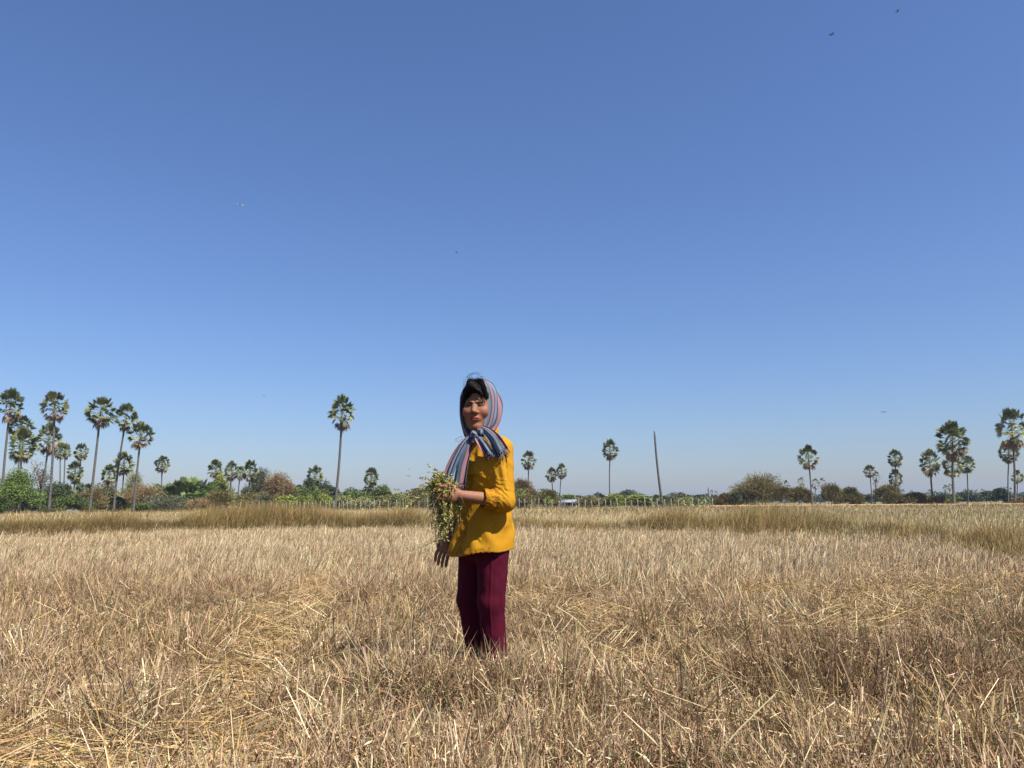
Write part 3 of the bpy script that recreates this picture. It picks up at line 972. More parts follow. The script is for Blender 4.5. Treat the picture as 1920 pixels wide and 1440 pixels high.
bush('grey olive scrub around the foot of the lone yellowish palm', (276, 345, 931), 104, kind='scrub', col='grey', n=3600, ragged=.4)
bush('distant dark tree behind the lone yellowish palm trunk', (284, 322, 921), 170, col='dark', n=1500, name='broadleaf_tree', cat='tree')
fan_clump('largest thicket of young fan palms, grey green with white dead leaves below', (305, 398, 889), 122, 54, .3, 2, light=1.15)
fan_clump('yellowish fan palm clump in front of the largest thicket', (352, 386, 912), 112, 16, 1.0, 3, col='bright')
bush('round bright yellow green tree crowned by a palm', (396, 434, 895), 128, col='yellow', n=2600, name='broadleaf_tree', cat='tree')
bush('brownish green scrub in front of the yellow green tree', (380, 446, 922), 110, kind='scrub', col='olive', n=4200, ragged=.3)
fan_clump('stunted palm clump with a hanging skirt of dead grey leaves', (424, 446, 926), 106, 5, 2.5, 4)
bush('low green shrub under the four crown palm cluster', (440, 476, 932), 112, col='olive', n=1500)
bush('grey green feathery tree beside the four crown palm cluster', (456, 506, 886), 128, kind='scrub', col='grey', n=4200, ragged=.4, name='feathery_tree', cat='tree')
bush('large dry tan tree with ragged top', (494, 550, 893), 120, kind='scrub', col='tan', n=5200, ragged=.4, name='dry_tree', cat='tree')
bush('small grey green bush before the feathery tree', (470, 512, 931), 112, kind='scrub', col='grey', n=1700)
fan_clump('fan palm thicket showing between the tan tree and the pale leaved palm', (536, 580, 893), 135, 26, .15, 5, light=.85)
bush('dark green tree at the foot of the pale leaved palm', (556, 600, 903), 130, col='dark', n=2600, name='broadleaf_tree', cat='tree')
bush('dark tree with domed top beside the very tall lone palm', (592, 636, 907), 145, col='dark', n=2800, name='broadleaf_tree', cat='tree')
HG = 'clipped looking yellow green shrubs behind the fence'
bush('bright yellow green shrub at the end of the hedge row nearest the tan tree', (516, 560, 931), 112, col='yellow', n=2600, low=.25, group=HG)
bush('bright yellow green shrub in the middle of the hedge row', (550, 592, 930), 113, col='yellow', n=2600, low=.25, group=HG)
bush('orange tipped yellow green shrub of the hedge row by the very tall palm', (582, 624, 929), 114, col='yellow', n=2400, low=.25, group=HG)
bush('dusty green shrub just past the very tall palm trunk', (628, 668, 931), 112, col='pale', n=2400, group=HG)
bush('dark leaved tree behind the dusty green shrub', (634, 676, 919), 150, col='dark', n=2200, name='broadleaf_tree', cat='tree')
bush('dark small tree under the compact silvery palm', (672, 704, 915), 150, col='dark', n=1700, name='broadleaf_tree', cat='tree')
bush('yellowish low shrub under the compact silvery palm', (658, 700, 934), 114, col='pale', n=1800, group=HG)
bush('mid green spreading tree beside the compact silvery palm', (690, 736, 914), 130, col='green', n=3600, name='broadleaf_tree', cat='tree')
fan_clump('stemless round fan palm beside the plant bundle', (738, 766, 912), 150, 18, .1, 6, light=.8)
bush('yellow tipped shrub in front of the stemless fan palm', (724, 768, 927), 116, col='pale', n=2400)
bush('olive tree half covered by the plant bundle', (758, 806, 920), 125, col='olive', n=3000, name='broadleaf_tree', cat='tree')
bush('dark bushy tree behind the hanging plant bundle', (796, 850, 922), 140, col='green', n=2600, name='broadleaf_tree', cat='tree')
bush('green tree hidden mostly by the woman\'s blouse', (840, 920, 920), 135, col='green', n=2200, name='broadleaf_tree', cat='tree')
# between the woman and the road
bush('tan brown thorny thicket right behind the woman\'s back', (955, 1010, 903), 125, kind='scrub', col='brown', n=4800, ragged=.4)
bush('fresh green small tree in front of the thorny thicket', (956, 988, 922), 114, col='bright', n=2200, low=.2, name='broadleaf_tree', cat='tree')
bush('rounded olive bush below the two neighbouring palms', (1006, 1047, 922), 118, kind='scrub', col='olive', n=3600)
bush('little yellow green sapling in front of the rounded olive bush', (1018, 1036, 933), 110, col='yellow', n=700, low=.4)
bush('small green tree above the white hut', (1054, 1078, 929), 132, col='bright', n=1400, low=.3, name='broadleaf_tree', cat='tree')
bush('green grey bush by the white hut', (1086, 1122, 932), 120, col='olive', n=2400)
bush('bluish dark tree past the white hut', (1108, 1136, 926), 220, col='dark', n=1300, name='broadleaf_tree', cat='tree')
bush('pale yellow green bush under the solitary gap crowned palm', (1132, 1170, 928), 118, col='yellow', n=2200, low=.15)
bush('dark far tree with lumpy top between the yellow green bushes', (1150, 1205, 921), 240, col='dark', n=2000, name='broadleaf_tree', cat='tree')
bush('yellow green bush between the lumpy far tree and the dead trunk', (1172, 1224, 929), 118, col='yellow', n=2800, low=.15)
fan_clump('fan palm clump hugging the foot of the bare dead trunk', (1216, 1266, 924), 116, 30, .1, 7)
bush('grey leaved tree past the bare dead trunk', (1256, 1292, 925), 150, col='grey', n=1800, name='broadleaf_tree', cat='tree')
fan_clump('yellowish palm sapling by the fence, past the dead trunk', (1276, 1302, 927), 113, 13, .1, 8, col='yellow')
bush('hazy dark tree near the short black stub', (1298, 1322, 929), 230, col='dark', n=1200, name='broadleaf_tree', cat='tree')
fan_clump('small fan palm in front of the short black stub', (1312, 1334, 932), 111, 12, .1, 9, col='bright')
bush('rust brown bush at the start of the dirt road', (1340, 1376, 927), 130, kind='scrub', col='brown', n=2800)
bush('almost black bush pressed against the big scrub mound', (1368, 1390, 924), 128, col='dark', n=1800)
fan_clump('small spiky palm poking up behind the almost black bush', (1364, 1384, 914), 150, 8, .1, 10)
bush('biggest olive scrub mound beside the dirt road', (1378, 1478, 897), 134, kind='scrub', col='olive', n=9500, ragged=.55, stems=4)
bare_tree('twiggy half bare tree sticking out of the top of the big scrub mound', (1400, 1430, 884), 140, 2, col=(.2, .16, .11), n=14)
bush('round olive bush standing alone beside the big scrub mound', (1480, 1520, 916), 133, kind='scrub', col='olive', n=4000)
bush('rounded olive thorn bush just past the tall roadside palm', (1541, 1582, 912), 134, kind='scrub', col='olive', n=4200)
bush('flatter olive thorn bush touching its rounded neighbour', (1575, 1618, 917), 135, kind='scrub', col='olive', n=4200)
bush('hazy dark trees behind the tight clump of palms', (1612, 1648, 928), 240, col='dark', n=1400, name='broadleaf_tree', cat='tree')
bush('domed olive thorn bush under the stacked palms', (1642, 1694, 913), 135, kind='scrub', col='olive', n=5200)
bush('rust brown thorn bush by the road below the tiny distant palms', (1690, 1738, 926), 134, kind='scrub', col='brown', n=3800)
bush('low leafy bush between the rust brown bush and the dark leaning palm', (1722, 1752, 930), 138, col='olive', n=1600)
bush('reddish brown scrub at the foot of the dark leaning palm', (1744, 1772, 932), 132, kind='scrub', col='brown', n=1800)
bush('fresh green low bush at the foot of the biggest palm', (1762, 1800, 930), 136, col='bright', n=1800)
bush('bluish wood edge tree with uneven top past the thin white palm stem', (1800, 1842, 921), 230, col='dark', n=1800, name='broadleaf_tree', cat='tree')
bush('bluish tree with low dome further along the wood edge', (1836, 1872, 922), 235, col='dark', n=1500, name='broadleaf_tree', cat='tree')
bush('round dark tree before the towering edge palm', (1864, 1896, 917), 170, col='dark', n=2400, name='broadleaf_tree', cat='tree')
bush('brown scrub at the picture edge beside the towering palm foot', (1898, 1935, 934), 130, kind='scrub', col='brown', n=1800)

# undergrowth that fills the gaps low down
bush('dark undergrowth under the leafy green tree', (-10, 48, 926), 112, col='dark', n=2200)
bush('shaded shrub behind the straight tall palm trunk', (44, 100, 922), 114, col='green', n=2600)
bush('olive shrub at the foot of the widest leaning palm', (150, 214, 930), 112, col='olive', n=2600)
bush('olive brown scrub linking the tan thicket and the grey scrub', (270, 312, 926), 125, kind='scrub', col='olive', n=2200)
bush('dull green scrub under the largest fan palm thicket', (300, 392, 926), 128, col='green', n=3400)
bush('pale tan weeds beneath the largest fan palm thicket', (340, 400, 937), 108, kind='scrub', col='tan', n=1700)
bush('olive scrub under the grey feathery tree', (446, 500, 926), 118, kind='scrub', col='olive', n=2600)
bush('dry brown scrub at the foot of the large tan tree', (484, 540, 930), 113, kind='scrub', col='brown', n=2600)
bush('dark hedge bottom behind the bright hedge row', (520, 612, 917), 122, col='green', n=3800)
bush('green trees closing the gap beyond the very tall palm trunk', (614, 700, 923), 128, col='green', n=3800, name='broadleaf_tree', cat='tree')
bush('olive trees closing the gap before the plant bundle', (690, 800, 928), 122, col='olive', n=4200, name='broadleaf_tree', cat='tree')
bush('shrub of mixed green under the thorny thicket by the woman', (950, 1012, 929), 112, col='olive', n=2200)
bush('low olive hedge between the white hut and the yellow green bush', (1082, 1152, 935), 124, col='olive', n=2600)
bush('low dusty hedge running past the dead trunk', (1160, 1300, 936), 124, col='olive', n=4600)

# far wood along the skyline, and the closer wood behind the hedge
r = np.random.default_rng(78)
fw = Soup()
for k in range(640):
    Yd = r.uniform(420, 640)
    xd = r.uniform(-.78, .78) * Yd
    hh = r.uniform(2.5, 6.0)
    if k >= 420:
        Yd = r.uniform(165, 230)
        xd = r.uniform(-.74, .05) * Yd if k < 580 else r.uniform(.05, .30) * Yd
        hh = r.uniform(2.6, 4.9) if k < 580 else r.uniform(1.8, 3.0)
    hh = hh * (1 + .5 * (fbm(np.array([xd * .01]), np.array([3.3]), 7, 2)[0] - .5))
    ww = hh * r.uniform(1.0, 2.2)
    m = 70 if k < 420 else 170
    d = r.normal(size=(m, 3)); d /= np.linalg.norm(d, axis=1)[:, None]
    p = np.array([xd, Yd, hh * .5]) + d * [ww * .6, ww * .6, hh * .5]
    t = r.random((m, 1)); gk = 'dark' if k < 420 or k % 3 else ('olive' if k % 2 else 'green')
    c = np.array(GREENS[gk][0]) * (1 - t) + np.array(GREENS[gk][1]) * t
    dv = r.normal(size=(m, 3)); dv /= np.linalg.norm(dv, axis=1)[:, None]
    u = np.cross(dv, r.normal(size=(m, 3))); u /= np.linalg.norm(u, axis=1)[:, None]
    L = 1.0 if k < 420 else .28
    v = np.stack([p - dv * L, p + u * L * .7, p + dv * L, p - u * L * .7], 1).reshape(-1, 3)
    fw.add(v, [(np.arange(m) * 4)[:, None] + np.array([[0, 1, 2, 3]])], np.repeat(c, 4, 0))
o = link('far_wood', fw.mesh('far_wood'), bush_mat)
tag(o, 'far hazy wood forming one low dark band along the skyline', 'wood', kind='stuff')


# ------------------------------------------------------------------ dead trunks, fence, hut
def dead_trunk(label, topx, topy, basex, Y, wpx, cat='dead trunk'):
    s = m_per_px(Y)
    foot = at_depth(basex, 945, Y); foot[2] = float(ground_z(np.array([foot[0]]), np.array([Y]))[0]) - .1
    top = at_depth(topx, topy, Y) - foot
    t = np.linspace(0, 1, 12)
    r = np.random.default_rng(int(topx))
    bow = np.array([1, 0, 0]) * (np.sin(t * math.pi) * .012 * np.linalg.norm(top))[:, None] * -1
    pts = top * t[:, None] + bow
    w = wpx * s
    v, f = tube(pts, w * (.47 - .13 * t + .08 * np.exp(-t * 10) + r.normal(0, .012, 12)) * np.where(t > .97, .8, 1), 10)
    o = link('dead_palm_trunk', mesh_np('dead_palm_trunk', v, f, smooth=True), bark_palm, None, foot)
    return tag(o, label, cat)


dead_trunk('bare dead palm trunk without a crown, leaning against the open sky', 1227, 808, 1243, 112, 5.2)
dead_trunk('short black dead trunk stub beside two tiny palms', 1328, 914, 1330, 200, 2.6)
dead_trunk('thin dead trunk poking above the bush past the white hut', 1120, 924, 1122, 170, 1.8)
dead_trunk('broken leaning dead stub beside the lone yellowish palm', 290, 910, 287, 116, 3.0)

fence_x = list(np.linspace(440, 520, 8)) + list(np.linspace(529, 700, 22)) + list(np.linspace(714, 958, 18)) + list(np.linspace(972, 1334, 30))
FY = 106.0
fence = empty('wire_fence', at_depth(880, 945, FY) * [1, 1, 0])
tag(fence, 'long wire fence of pale concrete posts running in front of the hedge', 'fence')
r = np.random.default_rng(5)
posts = []
for fx in fence_x:
    Yp = FY + 5 * math.sin(fx * .004) + r.normal(0, .15)
    p = at_depth(fx + r.normal(0, 1.0), 945, Yp)
    z = float(ground_z(np.array([p[0]]), np.array([Yp]))[0])
    hh = r.normal(1.38, .14)
    hw = .048
    lean = r.normal(0, .035, 2)
    m = Soup()
    v = []
    for zz, ww in ((-.1, hw), (hh * .5, hw), (hh - .04, hw * .95), (hh, hw * .6)):
        for a, b in ((-1, -1), (1, -1), (1, 1), (-1, 1)):
            v.append((a * ww + lean[0] * zz, b * ww + lean[1] * zz, zz))
    q = [[i * 4 + j, i * 4 + (j + 1) % 4, i * 4 + 4 + (j + 1) % 4, i * 4 + 4 + j] for i in range(3) for j in range(4)] + [[12, 13, 14, 15]]
    link('post', mesh_np('post', v, [q]), post_mat, fence, np.array([p[0], Yp, z]) - np.array(fence.location))
    posts.append(np.array([p[0], Yp, z, hh]))
posts = np.array(posts)[np.argsort([p[0] for p in posts])]
wire_mat = mat_noise('rusty wire', (.16, .13, .11), (.28, .24, .21), scale=3, rough=.7)
for frac in (.35, .62, .9):
    pts = [(p[0], p[1] - .08, p[2] + 1.6 * frac) for p in posts]
    v, f = tube(np.array(pts) - np.array(fence.location), .006, 4)
    link('wire', mesh_np('wire', v, f), wire_mat, fence)

# white hut behind the fence
hy = 128.0
hp = at_depth(1068, 945, hy); hp[2] = 0.0
s = m_per_px(hy)
hut = empty('white_hut', hp)
tag(hut, 'small low white hut half hidden behind the fence', 'hut')
white = mat_noise('chalky white wall', (.30, .31, .325), (.40, .41, .42), scale=1.5, rough=.9)
tin = mat_noise('grey tin roof', (.20, .22, .24), (.28, .30, .32), scale=2, rough=.7)
darkm = mat_noise('dark opening', (.03, .03, .035), (.06, .06, .065), scale=3)
hw_, hd_, hh_ = 26 * s, 3.0, .95


def box(x0, x1, y0, y1, z0, z1):
    v = [(x, y, z) for z in (z0, z1) for x, y in ((x0, y0), (x1, y0), (x1, y1), (x0, y1))]
    return v, [[0, 3, 2, 1], [4, 5, 6, 7], [0, 1, 5, 4], [1, 2, 6, 5], [2, 3, 7, 6], [3, 0, 4, 7]]


v, q = box(-hw_ / 2, hw_ / 2, 0, hd_, -.1, hh_)
link('wall', mesh_np('wall', v, [q]), white, hut)
v = [(-hw_ / 2 - .2, -.3, hh_ + .003), (hw_ / 2 + .2, -.3, hh_ + .003), (hw_ / 2 + .2, hd_ + .2, hh_ + .45), (-hw_ / 2 - .2, hd_ + .2, hh_ + .45)]
v2 = [(a, b, c + .06) for a, b, c in v]
link('roof', mesh_np('roof', v + v2, [[[3, 2, 1, 0], [4, 5, 6, 7], [0, 1, 5, 4], [1, 2, 6, 5], [2, 3, 7, 6], [3, 0, 4, 7]]]), tin, hut)
for k, wx in enumerate((-.30, -.02, .28)):
    v, q = box(hw_ * wx - .22, hw_ * wx + .22, -.03, .02, .35, .85)
    link('window', mesh_np('window', v, [q]), darkm, hut)

# low brush heap at the foot of the grove
r = np.random.default_rng(8)
hb = at_depth(134, 955, 97); hb[2] = 0
sp = Soup()
for k in range(260):
    a = r.random() * 6.28; q = math.sqrt(r.random())
    p = np.array([math.cos(a) * q * 1.1, math.sin(a) * q * .7, (1 - q * q) * .55 * r.random()])
    d = r.normal(size=3) * [1, 1, .25]; d /= np.linalg.norm(d)
    v, f = tube([p - d * .35, p + [0, 0, .04], p + d * .35], [.02, .025, .012], 4)
    sp.add(v, f, np.array([.33, .29, .24]) * r.uniform(.5, 1.3))
o = link('brush_heap', sp.mesh('brush_heap'), bush_mat, None, hb)
tag(o, 'low heap of grey cut branches lying by the widest palm', 'brush heap')


# ------------------------------------------------------------------ dragonflies in the air
body_mat = mat_noise('dark insect body', (.03, .025, .02), (.07, .05, .04), scale=60, rough=.5)
wing_mat = mat_noise('smoky wing', (.10, .10, .10), (.2, .19, .18), scale=80, rough=.3)


def dragonfly(px, py, Y, yaw, tilt, label):
    p = at_depth(px, py, Y)
    root = empty('dragonfly', p); root.rotation_euler = (tilt, 0, yaw)
    tag(root, label, 'insect', 'dragonflies in the sky')
    v, f = tube([(0, -.012, 0), (0, -.008, 0), (0, -.002, .001), (0, .006, .001), (0, .022, 0), (0, .036, -.001)],
                [.002, .0032, .0036, .0022, .0015, .0010], 8)
    link('body', mesh_np('body', v, f, smooth=True), body_mat, root)
    for sx in (-1, 1):
        for y0, sw in ((-.001, -.25), (.004, .3)):
            out = np.array([(0, 0), (.3, -.14), (.7, -.16), (1, -.02), (.9, .12), (.45, .16)]) * [.032, .035]
            V = []
            for zz in (.0012, .0016):
                for a, b in out:
                    V.append((sx * (.002 + a), y0 + b + sw * a, zz + .25 * a))
            n6 = 6
            q = [[i, (i + 1) % n6, n6 + (i + 1) % n6, n6 + i] for i in range(n6)]
            link('wing', mesh_np('wing', V, [q, [list(range(5, -1, -1))], [list(range(6, 12))]]), wing_mat, root)
    return root


dragonfly(450, 385, 6.5, .6, .8, 'dark dragonfly in the clear sky high above the grove')
dragonfly(1683, 22, 8.5, 1.4, .1, 'dark dragonfly near the very top of the sky')
dragonfly(1559, 65, 9.0, 2.2, .6, 'small dragonfly below the topmost one')
dragonfly(766, 893, 9.0, .3, .4, 'tiny dragonfly low in the air beside the plant bundle')
dragonfly(767, 880, 13.0, 1.0, .3, 'faintest dragonfly, just above the one beside the plant bundle')
dragonfly(856, 474, 13.0, 1.7, .5, 'speck of a dragonfly high over the woman\'s head')
dragonfly(1657, 773, 10.0, 2.6, .2, 'dragonfly low in the sky above the stacked palms')
dragonfly(495, 742, 11.0, .9, .5, 'dragonfly low in the sky before the very tall lone palm')

# ------------------------------------------------------------------ the woman
YW = 4.0
BASE = np.array([-0.135, YW, 0.0])


def P(px, py, dy=0.0):
    return at_depth(px, py, YW + dy)


class Field:
    """signed distance grid (axes may be unevenly spaced) and its surface"""
    def __init__(self, xs, ys, zs):
        self.ax = [np.asarray(a, dtype=np.float32) for a in (xs, ys, zs)]
        self.F = np.full([len(a) for a in self.ax], 0.5, dtype=np.float32)

    def _sl(self, lo, hi, pad):
        s, c = [], []
        for a, l, h in zip(self.ax, lo, hi):
            i = int(np.searchsorted(a, l - pad)); j = int(np.searchsorted(a, h + pad))
            i = max(0, i); j = min(len(a), j)
            s.append(slice(i, j)); c.append(a[i:j])
        return tuple(s), c[0][:, None, None], c[1][None, :, None], c[2][None, None, :]

    def put(self, fn, lo, hi, k=.01, sub=False):
        s, X, Y, Z = self._sl(lo, hi, k * 1.5 + .02)
        d = fn(X, Y, Z).astype(np.float32)
        f = self.F[s]
        if sub:
            d = -d
            t = np.clip(.5 - .5 * (f - d) / k, 0, 1)
            self.F[s] = f * (1 - t) + d * t + k * t * (1 - t)
        else:
            t = np.clip(.5 + .5 * (f - d) / k, 0, 1)
            self.F[s] = f * (1 - t) + d * t - k * t * (1 - t)

    def cap(self, a, b, ra, rb, k=.01, sub=False, flat=None):
        a, b = np.asarray(a, float), np.asarray(b, float)
        ab = b - a; L2 = ab @ ab

        def fn(X, Y, Z):
            t = np.clip(((X - a[0]) * ab[0] + (Y - a[1]) * ab[1] + (Z - a[2]) * ab[2]) / L2, 0, 1)
            return np.sqrt((X - a[0] - t * ab[0]) ** 2 + (Y - a[1] - t * ab[1]) ** 2 + (Z - a[2] - t * ab[2]) ** 2) - (ra + (rb - ra) * t)
        r = max(ra, rb)
        self.put(fn, np.minimum(a, b) - r, np.maximum(a, b) + r, k, sub)

    def ell(self, c, r, M=None, k=.01, sub=False):
        """M columns are the ellipsoid's own axes"""
        c, r = np.asarray(c, float), np.asarray(r, float)
        M = np.eye(3) if M is None else M

        def fn(X, Y, Z):
            x, y, z = X - c[0], Y - c[1], Z - c[2]
            u = [(x * M[0, i] + y * M[1, i] + z * M[2, i]) for i in range(3)]
            k0 = np.sqrt(sum((u[i] / r[i]) ** 2 for i in range(3)))
            k1 = np.sqrt(sum((u[i] / r[i] ** 2) ** 2 for i in range(3))) + 1e-6
            return k0 * (k0 - 1) / k1
        R = r.max()
        self.put(fn, c - R, c + R, k, sub)

    def surface(self):
        F = self.F
        S = F < 0
        nx, ny, nz = F.shape
        cnt = np.zeros((nx - 1, ny - 1, nz - 1), dtype=np.int8)
        for i in (0, 1):
            for j in (0, 1):
                for k in (0, 1):
                    cnt += S[i:nx - 1 + i, j:ny - 1 + j, k:nz - 1 + k]
        act = (cnt > 0) & (cnt < 8)
        I = np.argwhere(act)
        ids = np.full(act.shape, -1, dtype=np.int32)
        ids[act] = np.arange(len(I))
        acc = np.zeros((len(I), 3)); num = np.zeros(len(I))
        corners = [(i, j, k) for i in (0, 1) for j in (0, 1) for k in (0, 1)]
        for c0 in corners:
            for ax in range(3):
                if c0[ax]: continue
                c1 = list(c0); c1[ax] = 1
                f0 = F[I[:, 0] + c0[0], I[:, 1] + c0[1], I[:, 2] + c0[2]]
                f1 = F[I[:, 0] + c1[0], I[:, 1] + c1[1], I[:, 2] + c1[2]]
                m = (f0 < 0) != (f1 < 0)
                t = np.where(m, f0 / (f0 - f1 + 1e-12), 0)
                p = np.array(c0)[None, :] + np.zeros((len(I), 3)); p[:, ax] += t
                acc[m] += p[m]; num[m] += 1
        g = I + acc / num[:, None]
        v = np.stack([np.interp(g[:, a], np.arange(len(self.ax[a])), self.ax[a]) for a in range(3)], 1)
        faces = []
        for ax in range(3):
            a1, a2 = (ax + 1) % 3, (ax + 2) % 3
            sl0 = [slice(None)] * 3; sl1 = [slice(None)] * 3
            sl0[ax] = slice(0, -1); sl1[ax] = slice(1, None)
            s0, s1 = S[tuple(sl0)], S[tuple(sl1)]
            for flip, m in ((False, s0 & ~s1), (True, ~s0 & s1)):
                E = np.argwhere(m)
                E = E[(E[:, a1] > 0) & (E[:, a2] > 0) & (E[:, a1] < F.shape[a1] - 1) & (E[:, a2] < F.shape[a2] - 1)]
                if not len(E): continue
                q = []
                for d1, d2 in ((-1, -1), (0, -1), (0, 0), (-1, 0)):
                    e = E.copy(); e[:, a1] += d1; e[:, a2] += d2
                    q.append(ids[e[:, 0], e[:, 1], e[:, 2]])
                q = np.stack(q, 1)
                faces.append(q[:, ::-1] if flip else q)
        return v, np.concatenate(faces)


def vnormals(v, q):
    n = np.cross(v[q[:, 2]] - v[q[:, 0]], v[q[:, 3]] - v[q[:, 1]])
    N = np.zeros_like(v)
    for k in range(4): np.add.at(N, q[:, k], n)
    return N / (np.linalg.norm(N, axis=1)[:, None] + 1e-12)


def axis(spans):
    """spans: (start, end, step) pieces laid end to end"""
    out = [np.arange(a, b - h * .5, h) for a, b, h in spans]
    return np.concatenate(out + [[spans[-1][1]]])


# body frame: she stands turned, chest toward the picture's left and a little to us
FB = np.array([-.75, -.66, 0]); LB = np.array([.66, -.75, 0])
# head frame
yaw = math.radians(8)
HF = np.array([-math.sin(yaw), -math.cos(yaw), -.05]); HF /= np.linalg.norm(HF)
HL = np.array([math.cos(yaw), -math.sin(yaw), 0])
HU = np.cross(HL, HF) * -1
HU = np.cross(HF, HL); HU = HU if HU[2] > 0 else -HU
HM = np.stack([HL, HF, HU], 1)
HC = P(895, 762, -.03)


def hp_(x, y, z):
    return HC + HM @ np.array([x, y, z])


# joints
SH_L, EL_L, WR_L = P(942, 842, -.11), P(945, 940, -.16), P(864, 929, -.235)
SH_R, EL_R, WR_R = P(885, 842, .13), P(872, 948, .12), P(844, 1000, .09)
CUFF_L = EL_L + (WR_L - EL_L) * .44
CUFF_R = EL_R + (WR_R - EL_R) * .30
HIP_L, KN_L, AN_L = P(925, 1035, -.06), P(921, 1130, -.07), P(930, 1236, -.05)
HIP_R, KN_R, AN_R = P(890, 1035, .07), P(882, 1122, .085), P(896, 1222, .11)

TORSO = [(806, 908, .046, .045), (816, 910, .082, .050), (824, 911, .118, .056), (836, 911, .146, .068), (855, 910, .152, .085), (882, 909, .150, .112),
         (910, 909, .142, .108), (945, 907, .142, .102), (985, 906, .164, .122), (1035, 901, .178, .142), (1060, 900, .182, .146)]
_tz = np.array([P(c, y)[2] for y, c, a, b in TORSO])[::-1]
_tx = np.array([P(c, y)[0] for y, c, a, b in TORSO])[::-1]
_ta = np.array([a for _, _, a, _ in TORSO])[::-1]; _tb = np.array([b for _, _, _, b in TORSO])[::-1]
_fw = np.interp(_tz, [P(900, y)[2] for y in (1060, 985, 945, 882, 838, 800)], [.005, .0, .0, .012, .0, 0])


def torso_sdf(off=0.0, fold=0.0):
    def fn(X, Y, Z):
        a = np.interp(Z, _tz, _ta) + off; b = np.interp(Z, _tz, _tb) + off
        cx = np.interp(Z, _tz, _tx) + FB[0] * np.interp(Z, _tz, _fw); cy = YW + FB[1] * np.interp(Z, _tz, _fw)
        x, y = X - cx, Y - cy
        u = (x * LB[0] + y * LB[1]) / a; w = (x * FB[0] + y * FB[1]) / b
        r = (np.abs(u) ** 2.3 + np.abs(w) ** 2.3) ** (1 / 2.3)
        d = (r - 1) * np.minimum(a, b) * 1.05
        if fold:
            th = np.arctan2(w, u)
            zz = np.clip((1.02 - Z) / .28, 0, 1)
            d = d + fold * zz * np.sin(th * 7 + 1.2 + 3 * Z) - fold * .6 * np.exp(-((Z - 1.0) / .08) ** 2) * np.sin(th * 5 + Z * 40)
        return d
    return fn


# ---- body: one continuous surface
fld = Field(axis([(-.46, -.42, .004), (-.42, -.27, .0024), (-.27, -.09, .0018), (-.09, .06, .004)]),
            axis([(3.68, 3.74, .004), (3.74, 4.10, .0026), (4.10, 4.30, .005)]),
            axis([(0, .58, .006), (.58, .76, .0025), (.76, .90, .005), (.90, 1.02, .0026), (1.02, 1.26, .005), (1.26, 1.56, .0018)]))
# trunk and legs (under the clothes)
lo, hi = np.array([-.42, 3.75, .55]), np.array([.05, 4.25, 1.30])
_tb0 = torso_sdf(-.030)
fld.put(lambda X, Y, Z: np.maximum(_tb0(X, Y, Z), .76 - Z), lo, hi, .01)
for hpj, kn, an in ((HIP_L, KN_L, AN_L), (HIP_R, KN_R, AN_R)):
    fld.cap(hpj + [0, 0, .07], kn, .066, .046, .03)
    fld.cap(kn, an, .046, .033, .02)
    ft = np.array([an[0], an[1], .04])
    fld.cap(an, ft, .033, .03, .02)
    fld.cap([an[0] + .01, an[1] + .01, .032], [an[0] - .11, an[1] - .10, .026], .032, .026, .02)
# neck
fld.cap(P(905, 828, .0), hp_(0, -.02, -.06), .050, .047, .02)
# arms
fld.cap(SH_L, EL_L, .046, .038, .03); fld.cap(EL_L, WR_L, .036, .0245, .015)
fld.cap(SH_R, EL_R, .046, .038, .03); fld.cap(EL_R, WR_R, .036, .0245, .015)
# near hand, closed round the stems
hd = (WR_L - EL_L) / np.linalg.norm(WR_L - EL_L)
pc = WR_L + hd * .045
up = np.array([0, 0, 1.0]); up = up - hd * (up @ hd); up /= np.linalg.norm(up)
sd = np.cross(hd, up)                                   # away from us
sd = sd if sd[1] > 0 else -sd
PM = np.stack([hd, up, sd], 1)
fld.ell(pc, (.046, .040, .019), PM, .012)
for i in range(4):
    o_ = up * (.030 - .0195 * i)
    ln = (.95, 1.05, 1.0, .82)[i]
    k0 = pc + hd * .034 + o_
    k1 = k0 + hd * .026 * ln + sd * .012
    k2 = k1 + hd * .004 + sd * .024 * ln
    k3 = k2 - hd * .020 * ln + sd * .004
    fld.cap(k0, k1, .0102, .0094, .006); fld.cap(k1, k2, .0092, .0086, .004); fld.cap(k2, k3, .0084, .0074, .004)
t0 = pc - hd * .012 + up * .030
t1 = t0 + hd * .030 + up * .012 + sd * .012
t2 = t1 + hd * .024 - up * .004 + sd * .014
fld.cap(t0, t1, .0125, .0108, .008); fld.cap(t1, t2, .0102, .0084, .005)
# far hand, hanging with loosely curled fingers
hr = (P(834, 1027, .08) - WR_R); hr /= np.linalg.norm(hr)
ax_ = np.array([1.0, -.35, .15]); ax_ -= hr * (ax_ @ hr); ax_ /= np.linalg.norm(ax_)
nr = np.cross(hr, ax_)
pr = WR_R + hr * .052
fld.cap(WR_R, pr, .0235, .026, .012)
fld.ell(pr, (.036, .048, .016), np.stack([ax_, hr, nr], 1), .012)
curl = nr if (nr @ FB) < 0 else -nr
for i in range(4):
    s_ = (-.030 + .0200 * i)
    ln = (.84, 1.0, 1.06, .96)[i]
    k0 = pr + hr * .038 + ax_ * s_
    k1 = k0 + hr * .034 * ln + ax_ * s_ * .15
    k2 = k1 + hr * .024 * ln + curl * .007
    k3 = k2 + hr * .016 * ln + curl * .010
    fld.cap(k0, k1, .0092, .0084, .005); fld.cap(k1, k2, .0083, .0077, .003); fld.cap(k2, k3, .0076, .0062, .003)
t0 = pr - hr * .020 - ax_ * .028
t1 = t0 + hr * .026 - ax_ * .020 + curl * .012
t2 = t1 + hr * .026 - ax_ * .004 + curl * .010
fld.cap(t0, t1, .0125, .0105, .008); fld.cap(t1, t2, .010, .008, .004)
